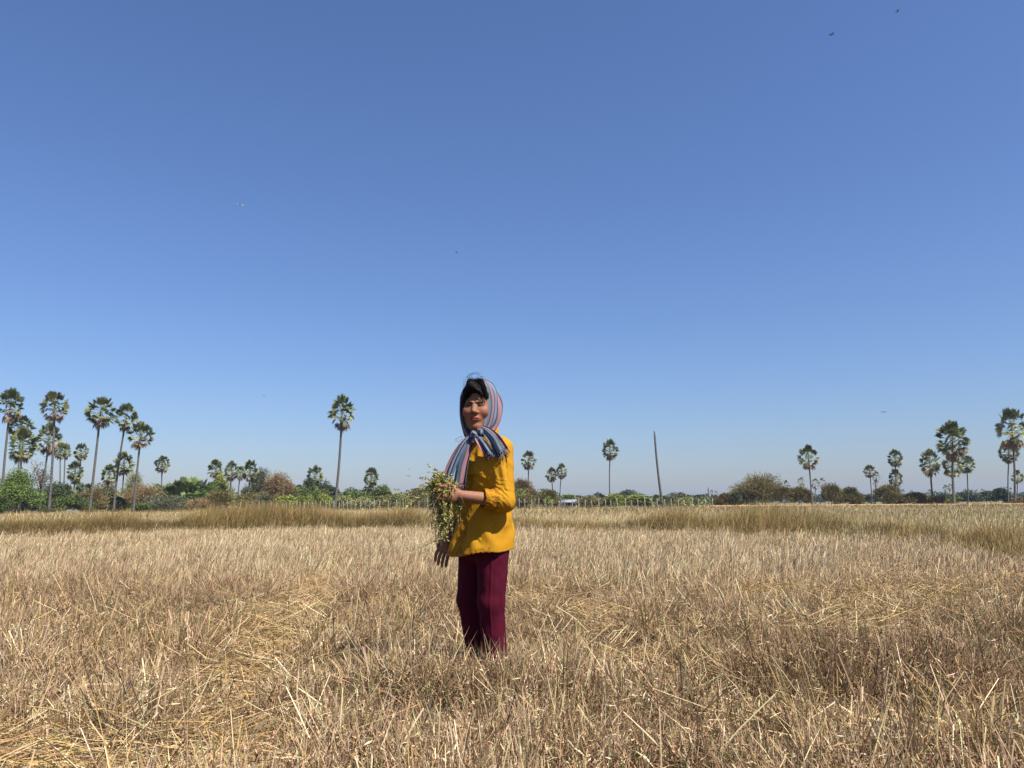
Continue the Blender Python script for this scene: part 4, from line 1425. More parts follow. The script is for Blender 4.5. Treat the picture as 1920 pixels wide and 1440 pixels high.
# head
fld.ell(hp_(.003, -.018, .030), (.067, .088, .082), HM, .01)
fld.ell(hp_(0, .030, -.038), (.0610, .057, .079), HM, .03)
for sx in (-1, 1):
    fld.ell(hp_(sx * .040, .058, -.030), (.023, .021, .023), HM, .022)        # cheekbone
    fld.cap(hp_(sx * .044, .012, -.076), hp_(sx * .014, .060, -.106), .019, .017, .025)  # jaw
    fld.ell(hp_(sx * .030, .093, .0050), (.0175, .0150, .0090), HM, .010, sub=True)    # eye hollow
    fld.ell(hp_(sx * .031, .0655, -.004), (.0155, .0125, .0090), HM, .006)
    fld.cap(hp_(sx * .010, .0815, .0165), hp_(sx * .044, .0690, .0195), .0048, .0044, .008)
    fld.ell(hp_(sx * .0140, .089, -.0355), (.0090, .0090, .0072), HM, .006)          # nose wing
    fld.ell(hp_(sx * .073, -.015, -.005), (.010, .020, .032), HM, .006)             # ear
fld.ell(hp_(0, .069, -.104), (.020, .016, .016), HM, .02)                           # chin
fld.cap(hp_(0, .074, .006), hp_(0, .0985, -.0305), .0080, .0130, .012)                # nose
fld.ell(hp_(0, .078, -.066), (.028, .014, .018), HM, .014)                          # mouth mound
fld.ell(hp_(0, .0905, -.0625), (.0215, .0068, .0048), HM, .004)
fld.ell(hp_(0, .0895, -.0715), (.0185, .0075, .0056), HM, .004)
for sx in (-1, 1):
    fld.cap(hp_(0, .0945, -.0660), hp_(sx * .023, .0865, -.0712), .0011, .0011, .0018, sub=True)   # line of the lips
for sx in (-1, 1):
    fld.cap(hp_(sx * .007, .104, -.0420), hp_(sx * .008, .092, -.0395), .0030, .0030, .002, sub=True)   # nostril
    fld.cap(hp_(sx * .005, .0945, .020), hp_(sx * .006, .0930, .036), .0009, .0008, .004, sub=True)    # frown
bv, bq = fld.surface()
bn = vnormals(bv, bq)
loc = (bv - HC) @ HM
lx, ly, lz = loc[:, 0], loc[:, 1], loc[:, 2]
n_ = len(bv)
nz3 = fbm(bv[:, 0] * 60, bv[:, 2] * 60 + bv[:, 1] * 40, 5, 3)
skin = np.array([.222, .100, .058]) * (0.93 + .14 * nz3[:, None])
headm = ((np.abs(lx) < .10) & (lz > -.15) & (lz < .15) & (ly > .0))


def paint(mask_val, colr):
    global skin
    w = np.clip(mask_val, 0, 1)[:, None] * headm[:, None]
    skin = skin * (1 - w) + np.array(colr) * w


for sx in (-1, 1):
    paint(.55 * np.exp(-(((lx - sx * .038) / .020) ** 2 + ((lz + .032) / .016) ** 2)), (.245, .084, .054))     # flushed cheek
    arch = .0155 + .006 * np.cos((np.abs(lx) - .034) * 60) - .004 * sstep(.012, .022, .034 - np.abs(lx))
    on = sstep(.008, .013, lx * sx) * (1 - sstep(.046, .052, lx * sx))
    paint(.95 * on * np.exp(-((lz - arch + .0045 * (1 - sstep(.010, .026, np.abs(lx)))) / .0046) ** 2), (.008, .005, .004))                                  # brow
    ey = -.0008 + .0022 * np.cos((lx * sx - .031) * 75)
    oe = sstep(.012, .016, lx * sx) * (1 - sstep(.046, .050, lx * sx))
    paint(.75 * oe * np.exp(-((lz - ey - .0035) / .0060) ** 2), (.085, .038, .023))                            # shade in the lid crease, painted
    paint(oe * np.exp(-((lz - ey) / .0046) ** 4), (.016, .008, .006))                                          # narrowed eye
    paint(1.0 * oe * np.exp(-((lz - ey - .0014) / .0020) ** 2), (.010, .006, .005))                            # lashes
    paint(.9 * np.exp(-(((lx - sx * .031) / .0050) ** 4 + ((lz - ey) / .0032) ** 4)), (.008, .005, .004))       # iris
lipw = 1 - sstep(.019, .0245, np.abs(lx))
paint(.95 * lipw * np.exp(-((lz + .0620 + 9.5 * lx ** 2) / .0044) ** 4), (.185, .030, .026))
paint(.95 * (1 - sstep(.016, .022, np.abs(lx))) * np.exp(-((lz + .0715 + 4.0 * lx ** 2) / .0050) ** 4), (.235, .042, .035))
paint(.9 * lipw * np.exp(-((lz + .0660 + 10.0 * lx ** 2) / .0021) ** 2), (.04, .008, .007))
skin_mat = mat_tint('skin', rough=0.6, transl=0, spec=0.2, noise_scale=120, noise_amt=.10)
sp_ = skin_mat.node_tree.nodes['Principled BSDF']
sp_.inputs['Subsurface Weight'].default_value = 0.12
sp_.inputs['Subsurface Radius'].default_value = (.010, .004, .002)
person = link('person', mesh_np('person', bv - BASE, [bq], skin, smooth=True), skin_mat, None, BASE)
tag(person, 'woman in mustard blouse, maroon trousers and striped headscarf standing sideways in the stubble, holding plants', 'person')

def spline(cp, n):
    cp = np.asarray(cp, float)
    m = len(cp)
    ext = np.concatenate([2 * cp[:1] - cp[1:2], cp, 2 * cp[-1:] - cp[-2:-1]])
    t = np.linspace(0, m - 1, n); i = np.minimum(t.astype(int), m - 2); f = (t - i)
    f = f.reshape(-1, *([1] * (cp.ndim - 1)))
    p0, p1, p2, p3 = ext[i], ext[i + 1], ext[i + 2], ext[i + 3]
    return .5 * (2 * p1 + (p2 - p0) * f + (2 * p0 - 5 * p1 + 4 * p2 - p3) * f ** 2 + (3 * p1 - p0 - 3 * p2 + p3) * f ** 3)


# ---- eyes: narrowed slits, dark iris between the lids
eye_mat = mat_noise('dark eye', (.010, .006, .004), (.022, .012, .008), scale=40, rough=.5, spec=.2)
for sx in (-1, 1):
    th, ph = np.meshgrid(np.linspace(0, math.pi, 10), np.linspace(0, 2 * math.pi, 19), indexing='ij')
    g = np.stack([np.cos(th) * .0125, np.sin(th) * np.cos(ph) * .0045, np.sin(th) * np.sin(ph) * .0027 * (1 + .25 * np.cos(th))], -1)
    c_, s_ = math.cos(-sx * .30), math.sin(-sx * .30)
    g2 = np.stack([g[..., 0] * c_ - g[..., 1] * s_, g[..., 0] * s_ + g[..., 1] * c_, g[..., 2] + sx * g[..., 0] * .12], -1)
    W_ = hp_(sx * .0305, .0775, .0008) + g2.reshape(-1, 3) @ HM.T - BASE
    ii, jj = np.meshgrid(np.arange(9), np.arange(18), indexing='ij'); ii, jj = ii.ravel(), jj.ravel()
    link('eye', mesh_np('eye', W_, [np.stack([ii * 19 + jj, (ii + 1) * 19 + jj, (ii + 1) * 19 + jj + 1, ii * 19 + jj + 1], 1)], smooth=True), eye_mat, person)

# ---- hair
hf_ = Field(axis([(HC[0] - .13, HC[0] + .12, .0026)]), axis([(HC[1] - .13, HC[1] + .16, .003)]), axis([(HC[2] - .09, HC[2] + .17, .0026)]))
hf_.ell(hp_(.000, -.014, .042), (.0665, .090, .092), HM, .01)
for a, b, ra, rb in (((-.046, .046, .072), (-.016, .066, .100), .018, .022), ((-.016, .066, .100), (.028, .060, .097), .022, .020), ((.028, .060, .095), (.050, .040, .050), .020, .012),
                     ((-.048, .043, .070), (-.064, .030, .025), .014, .007)):
    hf_.cap(hp_(*a), hp_(*b), ra, rb, .02)
hf_.ell(hp_(.000, .105, -.045), (.0575, .090, .1240), HM, .008, sub=True)
hf_.put(lambda X, Y, Z: -(Z - (HC[2] - .055)), np.array([-9, -9, -9.]), np.array([9, 9, 9.]), .008, sub=True) if False else None
# swept locks on her forehead
for a, m, b in (((.018, .082, .092), (.038, .084, .066), (.052, .072, .036)), ((.006, .084, .094), (.028, .090, .070), (.044, .082, .044)), ((.028, .078, .094), (.050, .070, .062), (.058, .060, .018)),
                ((-.016, .082, .092), (-.040, .078, .070), (-.057, .058, .042)), ((-.03, .078, .085), (-.052, .066, .058), (-.061, .050, .016)), ((.0, .086, .092), (.016, .0915, .076), (.034, .088, .060))):
    hf_.cap(hp_(*a), hp_(*m), .0065, .0040, .006); hf_.cap(hp_(*m), hp_(*b), .0040, .0014, .003)
hv, hq = hf_.surface()
hn_ = vnormals(hv, hq)
hl = (hv - HC) @ HM
ang = np.arctan2(hl[:, 0], hl[:, 1] + .05)
hv = hv + hn_ * (.0012 * np.sin(ang * 60 + 5 * np.sin(hl[:, 2] * 40)) + .012 * (fbm(ang * 5, hl[:, 2] * 18, 9, 3) - .5))[:, None]
hair_s = Soup()
hair_s.add(hv - BASE, [hq], (.006, .005, .005))
rh = np.random.default_rng(21)
WISPS = [[(881, 716), (877, 707), (880, 701), (890, 699), (900, 703)], [(884, 714), (880, 706), (886, 700), (897, 701), (906, 709)], [(880, 717), (876, 709), (878, 702)],
         [(888, 713), (884, 704), (892, 698), (904, 700)], [(872, 726), (870, 717), (868, 710)], [(870, 730), (869, 722), (872, 714)], [(890, 712), (893, 707), (898, 708), (897, 712)],
         [(894, 712), (899, 707), (906, 706), (911, 712)], [(876, 720), (873, 712), (875, 706), (882, 702)], [(867, 818), (857, 822), (853, 826), (858, 829)], [(868, 822), (860, 828), (855, 824)],
         [(882, 715), (879, 708), (883, 703), (893, 702), (903, 707)]]
for w_ in WISPS:
    pts = np.array([P(a, b, -.05 + rh.normal(0, .008)) for a, b in w_])
    pp = spline(pts, 26)
    v, f = tube(pp, np.linspace(.0010, .0004, 26), 5)
    hair_s.add(v - BASE, f, (.012, .010, .010))
for k in range(260):
    a0 = rh.uniform(-1.5, 1.5)
    x0 = .006 + .060 * math.sin(a0); 
    p0 = np.array([.002 + rh.normal(0, .013), .030 + rh.normal(0, .02), .126 + rh.normal(0, .003)])
    side_ = 1 if rh.random() < .6 else -1
    p2 = np.array([.006 + side_ * rh.uniform(.028, .058), rh.uniform(.04, .078), rh.uniform(.030, .088)])
    p1 = (p0 + p2) / 2 + np.array([side_ * .006, .022, .026]) * rh.uniform(.7, 1.15)
    pp = spline(np.array([hp_(*p0), hp_(*p1), hp_(*p2)]), 12)
    v, f = tube(pp, np.linspace(.0013, .0005, 12), 4)
    hair_s.add(v - BASE, f, np.array([.006, .005, .0045]) * rh.uniform(.5, 2.0))
hair_mat = mat_tint('black hair', rough=0.7, transl=0, spec=0.12)
link('hair', hair_s.mesh('hair', smooth=True), hair_mat, person)

# ---- trousers
tf = Field(axis([(-.34, .06, .004)]), axis([(3.76, 4.28, .004)]), axis([(.03, .86, .005)]))
tf.cap(HIP_L + [0, 0, .04], KN_L, .082, .066, .03); tf.cap(KN_L, AN_L - [0, 0, .03], .064, .056, .02)
tf.cap(HIP_R + [0, 0, .04], KN_R, .080, .066, .03); tf.cap(KN_R, AN_R - [0, 0, .02], .066, .052, .02)
tf.ell((HIP_L + HIP_R) / 2 + [.005, 0, .05], (.118, .100, .11), np.stack([LB, FB, np.array([0, 0, 1.])], 1), .03)
tv, tq = tf.surface()
tn = vnormals(tv, tq)
legx = np.interp(tv[:, 2], [AN_L[2], KN_L[2], HIP_L[2]], [AN_L[0] - .012, KN_L[0] - .004, HIP_L[0] - .004])
crease = np.exp(-((tv[:, 0] - legx) / .0045) ** 2) * (tn[:, 1] < -.3) * (tv[:, 1] < 4.02)
sag = .0016 * np.sin(tv[:, 2] * 46 + tv[:, 0] * 38) * np.exp(-((tv[:, 2] - .34) / .16) ** 2) + .007 * (fbm(tv[:, 0] * 26, tv[:, 2] * 11, 15, 3) - .5)
tv = tv + tn * (.0035 * crease + sag)[:, None]
tr_mat = mat_noise('maroon cloth', (.053, .003, .0115), (.066, .004, .015), scale=30, rough=.85, bump=.06, spec=.1, bump_scale=500)
link('trousers', mesh_np('trousers', tv - BASE, [tq], smooth=True), tr_mat, person)

# ---- blouse
bf = Field(axis([(-.40, .08, .0034)]), axis([(3.72, 4.28, .0036)]), axis([(.60, 1.34, .0034)]))
bf.put(torso_sdf(0, .0035), np.array([-.40, 3.74, .60]), np.array([.06, 4.26, 1.285]), .012)
bf.cap(SH_L, EL_L, .0510, .0530, .045); bf.cap(EL_L, CUFF_L, .0520, .0470, .018)
bf.cap(SH_R, EL_R, .058, .054, .035); bf.cap(EL_R, CUFF_R, .052, .050, .018)
# stand up collar
for k in range(14):
    a0, a1 = k / 14 * 6.2832, (k + 1) / 14 * 6.2832
    def cp(a):
        return P(913, 818, .01) + LB * .058 * math.cos(a) + FB * .050 * math.sin(a) + np.array([0, 0, .020 - .022 * math.sin(a)])
    bf.cap(cp(a0), cp(a1), .0075, .0075, .006)
    bf.cap(cp(a0) - [0, 0, .014], cp(a1) - [0, 0, .014], .0085, .0085, .01)
# hollow hem and cuffs
HEM_A, HEM_B = P(838, 1041), P(958, 1028)


def hem_fn(X, Y, Z):
    t = (X - HEM_A[0]) / (HEM_B[0] - HEM_A[0])
    scal = .0042 * np.abs(np.sin((X * LB[0] - Y * .4) * 190)) * (t < .70)
    return (Z - (HEM_A[2] + (HEM_B[2] - HEM_A[2]) * t) + scal + .006 * np.sin(t * 9)) + 0 * Y
bf.put(hem_fn, np.array([-.6, 3.5, .55]), np.array([.3, 4.5, .80]), .002, sub=True)
inner = torso_sdf(-.009, .0035)
bf.put(lambda X, Y, Z: np.maximum(inner(X, Y, Z), Z - .735), np.array([-.42, 3.7, .55]), np.array([.08, 4.3, .735]), .004, sub=True)
for el, cu in ((EL_L, CUFF_L), (EL_R, CUFF_R)):
    dd = (cu - el) / np.linalg.norm(cu - el)
    end = cu + dd * .036
    bf.put(lambda X, Y, Z: -((X - end[0]) * dd[0] + (Y - end[1]) * dd[1] + (Z - end[2]) * dd[2]), end - .09, end + .09, .002, sub=True)
    bf.cap(cu - dd * .02, cu + dd * .12, .042, .046, .004, sub=True)
cv, cq = bf.surface()
cn = vnormals(cv, cq)
lz_ = cv[:, 2]
u_ = (cv - np.array([0, YW, 0])) @ LB - np.interp(lz_, _tz, _tx) * LB[0]
f_ = (cv - np.array([0, YW, 0])) @ FB - np.interp(lz_, _tz, _tx) * FB[0]
arm_t = ((cv - SH_L) @ (EL_L - SH_L)) / ((EL_L - SH_L) @ (EL_L - SH_L))
d_arm = np.linalg.norm(cv - (SH_L + np.clip(arm_t, 0, 1)[:, None] * (EL_L - SH_L)), axis=1)
fo_t = ((cv - EL_L) @ (CUFF_L - EL_L)) / ((CUFF_L - EL_L) @ (CUFF_L - EL_L))
d_fo = np.linalg.norm(cv - (EL_L + np.clip(fo_t, 0, 1.3)[:, None] * (CUFF_L - EL_L)), axis=1)
near_arm = np.clip(1 - (np.minimum(d_arm, d_fo) - .058) / .012, 0, 1)
el_m = near_arm * np.exp(-((arm_t - .86) / .20) ** 2) * (fo_t < .95)
wr = (cv[:, 0] - EL_L[0]) * .55 + (cv[:, 2] - EL_L[2])
wn_ = fbm(cv[:, 0] * 30, cv[:, 2] * 30, 55, 2)
disp = .0075 * el_m * (np.abs(np.sin(wr * 120 + 7 * wn_ + 30 * cv[:, 0])) ** .6 - .6) * (.3 + 1.2 * wn_) * sstep(-.3, .5, -cn[:, 0] * .8 - cn[:, 1] * .5)
disp += .0030 * near_arm * np.sin(cv[:, 0] * 150 + cv[:, 2] * 26) * np.exp(-((arm_t - .45) / .35) ** 2) * (cn[:, 0] < .4)
body_m = 1 - near_arm
disp += body_m * .011 * (fbm(u_ * 22 + lz_ * 9, lz_ * 8 - u_ * 8, 33, 3) - .5)
disp += .0042 * near_arm * (fbm(cv[:, 0] * 34 + cv[:, 2] * 14, cv[:, 2] * 11 - cv[:, 0] * 12, 66, 3) - .5) * 2
disp += body_m * .0045 * sstep(.45, .75, fbm(u_ * 14 - lz_ * 10, lz_ * 5 + u_ * 6, 71, 2)) * np.sin((u_ * 1.0 + lz_ * .55) * 95)
disp += body_m * .004 * np.sin((u_ * .8 + lz_) * 120) * np.exp(-(((lz_ - 1.04) / .07) ** 2 + ((u_ - .09) / .05) ** 2)) * (f_ > 0)
emb = np.exp(-((u_ + .005) / .040) ** 4) * (f_ > .02) * sstep(.62, .68, lz_) * body_m            # front panel
emb = np.maximum(emb, ((fo_t > .38) & (d_fo < .066)).astype(float) * .9)                          # cuff
tt_ = (cv[:, 0] - HEM_A[0]) / (HEM_B[0] - HEM_A[0])
hz_ = lz_ - (HEM_A[2] + (HEM_B[2] - HEM_A[2]) * tt_)
emb = np.maximum(emb, (hz_ < .022) * (tt_ < .70) * 1.0 * body_m)
cell = noise2(u_ * 150, lz_ * 150, 3) + .6 * noise2(u_ * 320 + f_ * 200, lz_ * 320, 4)
disp += emb * .0024 * (cell - .8)
seam = np.exp(-((u_ - .150) / .0022) ** 2) * body_m * (lz_ < .86)
disp -= .003 * seam
disp = disp * (1 - body_m * (1 - sstep(.0, .075, hz_)) * .85)
cv = cv + cn * disp[:, None]
base_c = np.array([.360, .176, .007]); dark_c = np.array([.205, .078, .003])
w = (np.clip(emb, 0, 1) * (.25 + .75 * (cell < .78)))[:, None] * .9
ccol = base_c * (1 - w) + dark_c * w
ccol = ccol * (.96 + .08 * fbm(u_ * 40, lz_ * 40, 44, 3))[:, None]
cl_mat = mat_tint('mustard cloth', rough=0.8, transl=0, spec=0.15, noise_scale=260, noise_amt=.14)
def weave(m, scale, strength):
    nt = m.node_tree; p = nt.nodes['Principled BSDF']
    tc = nt.nodes.new('ShaderNodeTexCoord'); nz = nt.nodes.new('ShaderNodeTexNoise'); nz.inputs['Scale'].default_value = scale; nz.inputs['Detail'].default_value = 3
    b = nt.nodes.new('ShaderNodeBump'); b.inputs['Strength'].default_value = strength; b.inputs['Distance'].default_value = .003
    nt.links.new(tc.outputs['Object'], nz.inputs['Vector']); nt.links.new(nz.outputs['Fac'], b.inputs['Height']); nt.links.new(b.outputs[0], p.inputs['Normal'])
weave(cl_mat, 140, .09)
link('blouse', mesh_np('blouse', cv - BASE, [cq], ccol, smooth=True), cl_mat, person)


# ---- striped headscarf
def stripe_material():
    m = bpy.data.materials.new('striped cotton'); m.use_nodes = True
    nt = m.node_tree; p = nt.nodes['Principled BSDF']
    p.inputs['Roughness'].default_value = .75
    p.inputs['Specular IOR Level'].default_value = .2
    at = nt.nodes.new('ShaderNodeAttribute'); at.attribute_name = 'across'
    fr = nt.nodes.new('ShaderNodeMath'); fr.operation = 'FRACT'
    nt.links.new(at.outputs['Fac'], fr.inputs[0])
    cr = nt.nodes.new('ShaderNodeValToRGB'); cr.color_ramp.interpolation = 'CONSTANT'
    blue, slate, pinkc, greyb, navy = (.125, .165, .245), (.048, .058, .078), (.235, .125, .145), (.085, .105, .135), (.020, .023, .038)
    st = [(0, blue), (.10, greyb), (.20, slate), (.27, pinkc), (.355, slate), (.40, blue), (.51, slate), (.60, pinkc), (.735, navy), (.79, greyb), (.86, blue), (.94, navy)]
    el = cr.color_ramp.elements
    el[0].position = 0; el[0].color = (*st[0][1], 1); el[1].position = st[1][0]; el[1].color = (*st[1][1], 1)
    for a, c in st[2:]:
        e = el.new(a); e.color = (*c, 1)
    nt.links.new(fr.outputs[0], cr.inputs[0])
    tc = nt.nodes.new('ShaderNodeTexCoord'); nz = nt.nodes.new('ShaderNodeTexNoise'); nz.inputs['Scale'].default_value = 180
    nt.links.new(tc.outputs['Object'], nz.inputs['Vector'])
    mr = nt.nodes.new('ShaderNodeMapRange'); mr.inputs['To Min'].default_value = .78; mr.inputs['To Max'].default_value = 1.2
    nt.links.new(nz.outputs['Fac'], mr.inputs['Value'])
    sc = nt.nodes.new('ShaderNodeVectorMath'); sc.operation = 'SCALE'
    nt.links.new(cr.outputs[0], sc.inputs[0]); nt.links.new(mr.outputs[0], sc.inputs['Scale'])
    nt.links.new(sc.outputs[0], p.inputs['Base Color'])
    b = nt.nodes.new('ShaderNodeBump'); b.inputs['Strength'].default_value = .15; b.inputs['Distance'].default_value = .002
    nt.links.new(nz.outputs['Fac'], b.inputs['Height']); nt.links.new(b.outputs[0], p.inputs['Normal'])
    return m


class Cloth:
    def __init__(self): self.v, self.q, self.s, self.n = [], [], [], 0

    def grid(self, G, across):
        a, b = G.shape[:2]
        ii, jj = np.meshgrid(np.arange(a - 1), np.arange(b - 1), indexing='ij'); ii, jj = ii.ravel(), jj.ravel()
        self.q.append(np.stack([ii * b + jj, (ii + 1) * b + jj, (ii + 1) * b + jj + 1, ii * b + jj + 1], 1) + self.n)
        self.v.append(G.reshape(-1, 3)); self.s.append(np.broadcast_to(across, (a, b)).reshape(-1)); self.n += a * b

    def raw(self, v, fs, s):
        for f in fs:
            f = np.asarray(f)
            if f.shape[1] == 4: self.q.append(f + self.n)
        self.v.append(np.asarray(v)); self.s.append(np.full(len(v), s)); self.n += len(v)


RIM = [(-.029, .045, -.158), (-.056, .050, -.109), (-.0745, .042, -.049), (-.0780, .030, .019), (-.0720, .022, .065), (-.047, .006, .113), (.000, -.012, .140),
       (.028, -.002, .133), (.0475, .022, .090), (.0535, .036, .019), (.0505, .052, -.049), (.042, .060, -.098), (.030, .062, -.126)]
R1 = [(-.050, .000, -.172), (-.076, .004, -.115), (-.0885, -.002, -.050), (-.0900, -.010, .020), (-.0830, -.018, .070), (-.052, -.034, .124), (.008, -.042, .146),
      (.054, -.032, .132), (.090, -.016, .086), (.106, -.006, .020), (.104, .006, -.050), (.084, .018, -.104), (.055, .040, -.132)]
R2 = [(-.052, -.050, -.184), (-.074, -.060, -.122), (-.084, -.068, -.050), (-.084, -.074, .020), (-.074, -.082, .068), (-.040, -.090, .110), (.012, -.094, .124),
      (.060, -.086, .108), (.098, -.074, .070), (.117, -.066, .014), (.112, -.055, -.050), (.092, -.040, -.108), (.066, -.008, -.142)]
R3 = [(-.034, -.088, -.192), (-.048, -.104, -.130), (-.055, -.116, -.056), (-.052, -.124, .004), (-.040, -.130, .036), (-.016, -.136, .060), (.016, -.138, .064),
      (.046, -.134, .054), (.072, -.124, .030), (.088, -.114, -.010), (.086, -.104, -.060), (.074, -.086, -.116), (.056, -.055, -.152)]
CP = np.array([RIM, R1, R2, R3])
G = spline(CP, 40)
G = spline(G.transpose(1, 0, 2), 96)                # v along the rim, u going back
uu = np.linspace(0, 1, 40)[None, :]; vv = np.linspace(0, 1, 96)[:, None]
env = np.sin(np.clip(uu * 1.15, 0, 1) * math.pi)
gather = sstep(.60, 1.0, vv) + .6 * (1 - sstep(0, .25, vv))
amp = .0050 * env * np.sin(uu * 17 + vv * 5 + 2.5 * np.sin(vv * 9)) + .0060 * gather * env * np.sin(uu * 31 + 7 * vv)
amp = amp + .010 * env * (fbm(uu * 7 + 0 * vv, vv * 3.2 + 0 * uu, 19, 3) - .5)
ctr = np.array([.005, -.03, 0.0])
dirn = G - ctr; dirn /= np.linalg.norm(dirn, axis=2)[:, :, None]
G = G + dirn * amp[:, :, None]
G[:, 0] += dirn[:, 0] * .002
cloth = Cloth()
Gw = HC + G @ HM.T
lft = 1 - sstep(.25, .5, vv)
stripe_u = uu * (1.55 - .7 * lft) + .03 + .23 * lft
cloth.grid(Gw, stripe_u)


def ribbon(center, width, wdir, fold, nf, s0, s1, nu=26, nv=34, ph=0., out=np.array([0, -1.0, 0]), fringe=True):
    """center: control points; width: control widths; wdir: control width directions"""
    cloth = Cloth()
    c = spline(center, nv); w = spline(np.asarray(width)[:, None], nv)[:, 0]
    d = spline(wdir, nv); d /= np.linalg.norm(d, axis=1)[:, None]
    u = np.linspace(-.5, .5, nu)
    t = np.linspace(0, 1, nv)
    g = c[:, None, :] + d[:, None, :] * (u[None, :] * w[:, None])[:, :, None]
    fo = fold * (.3 + .7 * t)[:, None] * np.sin(u[None, :] * nf * 6.2832 + ph + .8 * t[:, None])
    fo = fo + fold * 1.6 * t[:, None] * (fbm(u[None, :] * 3 + s0 * 17 + 0 * t[:, None], t[:, None] * 2.2 + 0 * u[None, :], 61, 3) - .5)
    g = g + fo[:, :, None] * out
    cloth.grid(g, np.broadcast_to(s0 + (s1 - s0) * (u + .5)[None, :], (nv, nu)))
    if not fringe:
        cloth_obj('scarf_band', cloth, scarf)
        return
    tip = g[-1]; tdir = g[-1] - g[-3]
    tdir = tdir / (np.linalg.norm(tdir, axis=1)[:, None] + 1e-9)
    for k in range(0, nu):
        L = .018 * rh.uniform(.6, 1.4)
        q = tip[k] + tdir[k] * L + rh.normal(0, .005, 3); q2 = q + tdir[k] * L * .5 + rh.normal(0, .006, 3)
        v, f = tube([tip[k], (tip[k] + q) / 2 + rh.normal(0, .002, 3), q, q2], [.0011, .0010, .0008, .0005], 4)
        cloth.raw(v, f[:1], s0 + (s1 - s0) * k / nu)
    cloth_obj('scarf_tail', cloth, scarf)


stripes = stripe_material()


def cloth_obj(name, cl, parent):
    me = mesh_np(name, np.concatenate(cl.v) - BASE, [np.concatenate(cl.q)], smooth=True, extra={'across': np.concatenate(cl.s)})
    o = link(name, me, stripes, parent)
    md = o.modifiers.new('thickness', 'SOLIDIFY'); md.thickness = .0016; md.offset = 0
    return o


scarf = cloth_obj('headscarf', cloth, person)
X1 = np.array([1.0, 0, 0])
# long tail blown out in front of her, in two lobes
ribbon([P(879, 818, -.13), P(866, 834, -.15), P(851, 862, -.16), P(838, 897, -.165)], [.030, .048, .062, .066], [(1, .3, .3), (1, .2, .35), (1, .1, .45), (1, .1, .50)], .014, 1.3, .62, 1.12, ph=.4)
ribbon([P(883, 822, -.12), P(876, 842, -.145), P(867, 872, -.155), P(861, 909, -.16)], [.026, .044, .056, .060], [(1, .2, .1), (1, .1, .1), (1, .1, .08), (1, .1, .05)], .014, 1.2, .40, .80, ph=2.2)
# short tail thrown over the near shoulder
ribbon([P(902, 803, -.135), P(913, 809, -.165), P(927, 823, -.185), P(940, 845, -.19)], [.030, .044, .060, .070], [(.3, .1, .9), (.6, .1, .9), (.9, .1, .7), (1, .1, .55)], .013, 1.4, .92, 1.38, ph=1.0)
# middle tail
ribbon([P(893, 812, -.14), P(899, 824, -.165), P(907, 836, -.175), P(915, 849, -.178)], [.030, .040, .046, .048], [(1, .1, .2), (1, .1, .3), (1, .0, .5), (1, 0, .6)], .012, 1.2, .60, 1.06, ph=.0)
# band under the chin and the knot
ribbon([P(880, 820, -.10), P(886, 821, -.145), P(893, 817, -.155), P(901, 808, -.14)], [.045, .050, .046, .040], [(0, .2, 1), (0.1, .2, 1), (.2, .2, 1), (.3, .2, 1)], .007, 1.5, .30, .85, ph=.5, fringe=False)
cloth = Cloth()
for (cxp, cyp, dy, rx, ry, rz, tw, s0) in ((890, 815, -.148, .021, .015, .013, .5, .0), (901, 810, -.152, .013, .013, .019, -.5, .45), (895, 823, -.148, .013, .012, .016, .2, .30)):
    th, ph = np.meshgrid(np.linspace(0, math.pi, 16), np.linspace(0, 2 * math.pi, 25), indexing='ij')
    g = np.stack([np.sin(th) * np.cos(ph) * rx, np.sin(th) * np.sin(ph) * ry, np.cos(th) * rz], -1)
    g = g * (1 + .20 * np.sin(ph * 4 + th * 2.5 + s0 * 9) + .10 * np.sin(ph * 9 - th * 3))[:, :, None]
    Rm = np.array(Matrix.Rotation(tw, 3, 'Y'))
    cloth.grid(P(cxp, cyp, dy) + g @ Rm.T, s0 + .22 * np.sin(ph) + th / math.pi * .35)
cloth_obj('scarf_knot', cloth, scarf)

# ------------------------------------------------------------------ bunch of weeds in her hand
rb_ = np.random.default_rng(31)
GRIP = pc + hd * .03 + sd * .02
bundle = empty('plant_bundle', GRIP)
tag(bundle, 'bunch of uprooted leafy green weeds drooping from the woman\'s hand', 'plant bunch')
st_, lf_ = Soup(), Soup()
LC = [np.array(c) for c in ((.29, .27, .065), (.20, .205, .048), (.40, .36, .12), (.115, .12, .03), (.26, .18, .07), (.05, .032, .02))]


def leaf(p, d, L, W, col):
    d = d / np.linalg.norm(d)
    u = np.cross(d, rb_.normal(size=3)); u /= np.linalg.norm(u); n = np.cross(d, u)
    v = [p, p + d * L * .4 + u * W * .5 + n * L * .06, p + d * L - n * L * .12, p + d * L * .4 - u * W * .5 + n * L * .06]
    lf_.add(np.array(v) - GRIP, [[[0, 1, 2, 3]]], col * rb_.uniform(.75, 1.2))


def sprig(pts, r0, nleaf, L, W, pick=None, spread=.6):
    pp = spline(np.array(pts), 16)
    v, f = tube(pp - GRIP, np.linspace(r0, r0 * .4, 16), 5)
    st_.add(v, f, np.array([.22, .19, .08]) * rb_.uniform(.6, 1.2))
    for k in range(nleaf):
        t = rb_.uniform(.12, 1) * 15; i = min(int(t), 14)
        q = pp[i] + (pp[i + 1] - pp[i]) * (t - i)
        d = (pp[i + 1] - pp[i]); d = d / np.linalg.norm(d) * .7 + rb_.normal(0, spread, 3)
        c = LC[rb_.choice(6, p=[.30, .24, .18, .12, .10, .06])] if pick is None else pick
        leaf(q, d, L * rb_.uniform(.6, 1.35), W * rb_.uniform(.7, 1.3), c)


def J(p, s=.006):
    return np.asarray(p) + rb_.normal(0, s, 3)


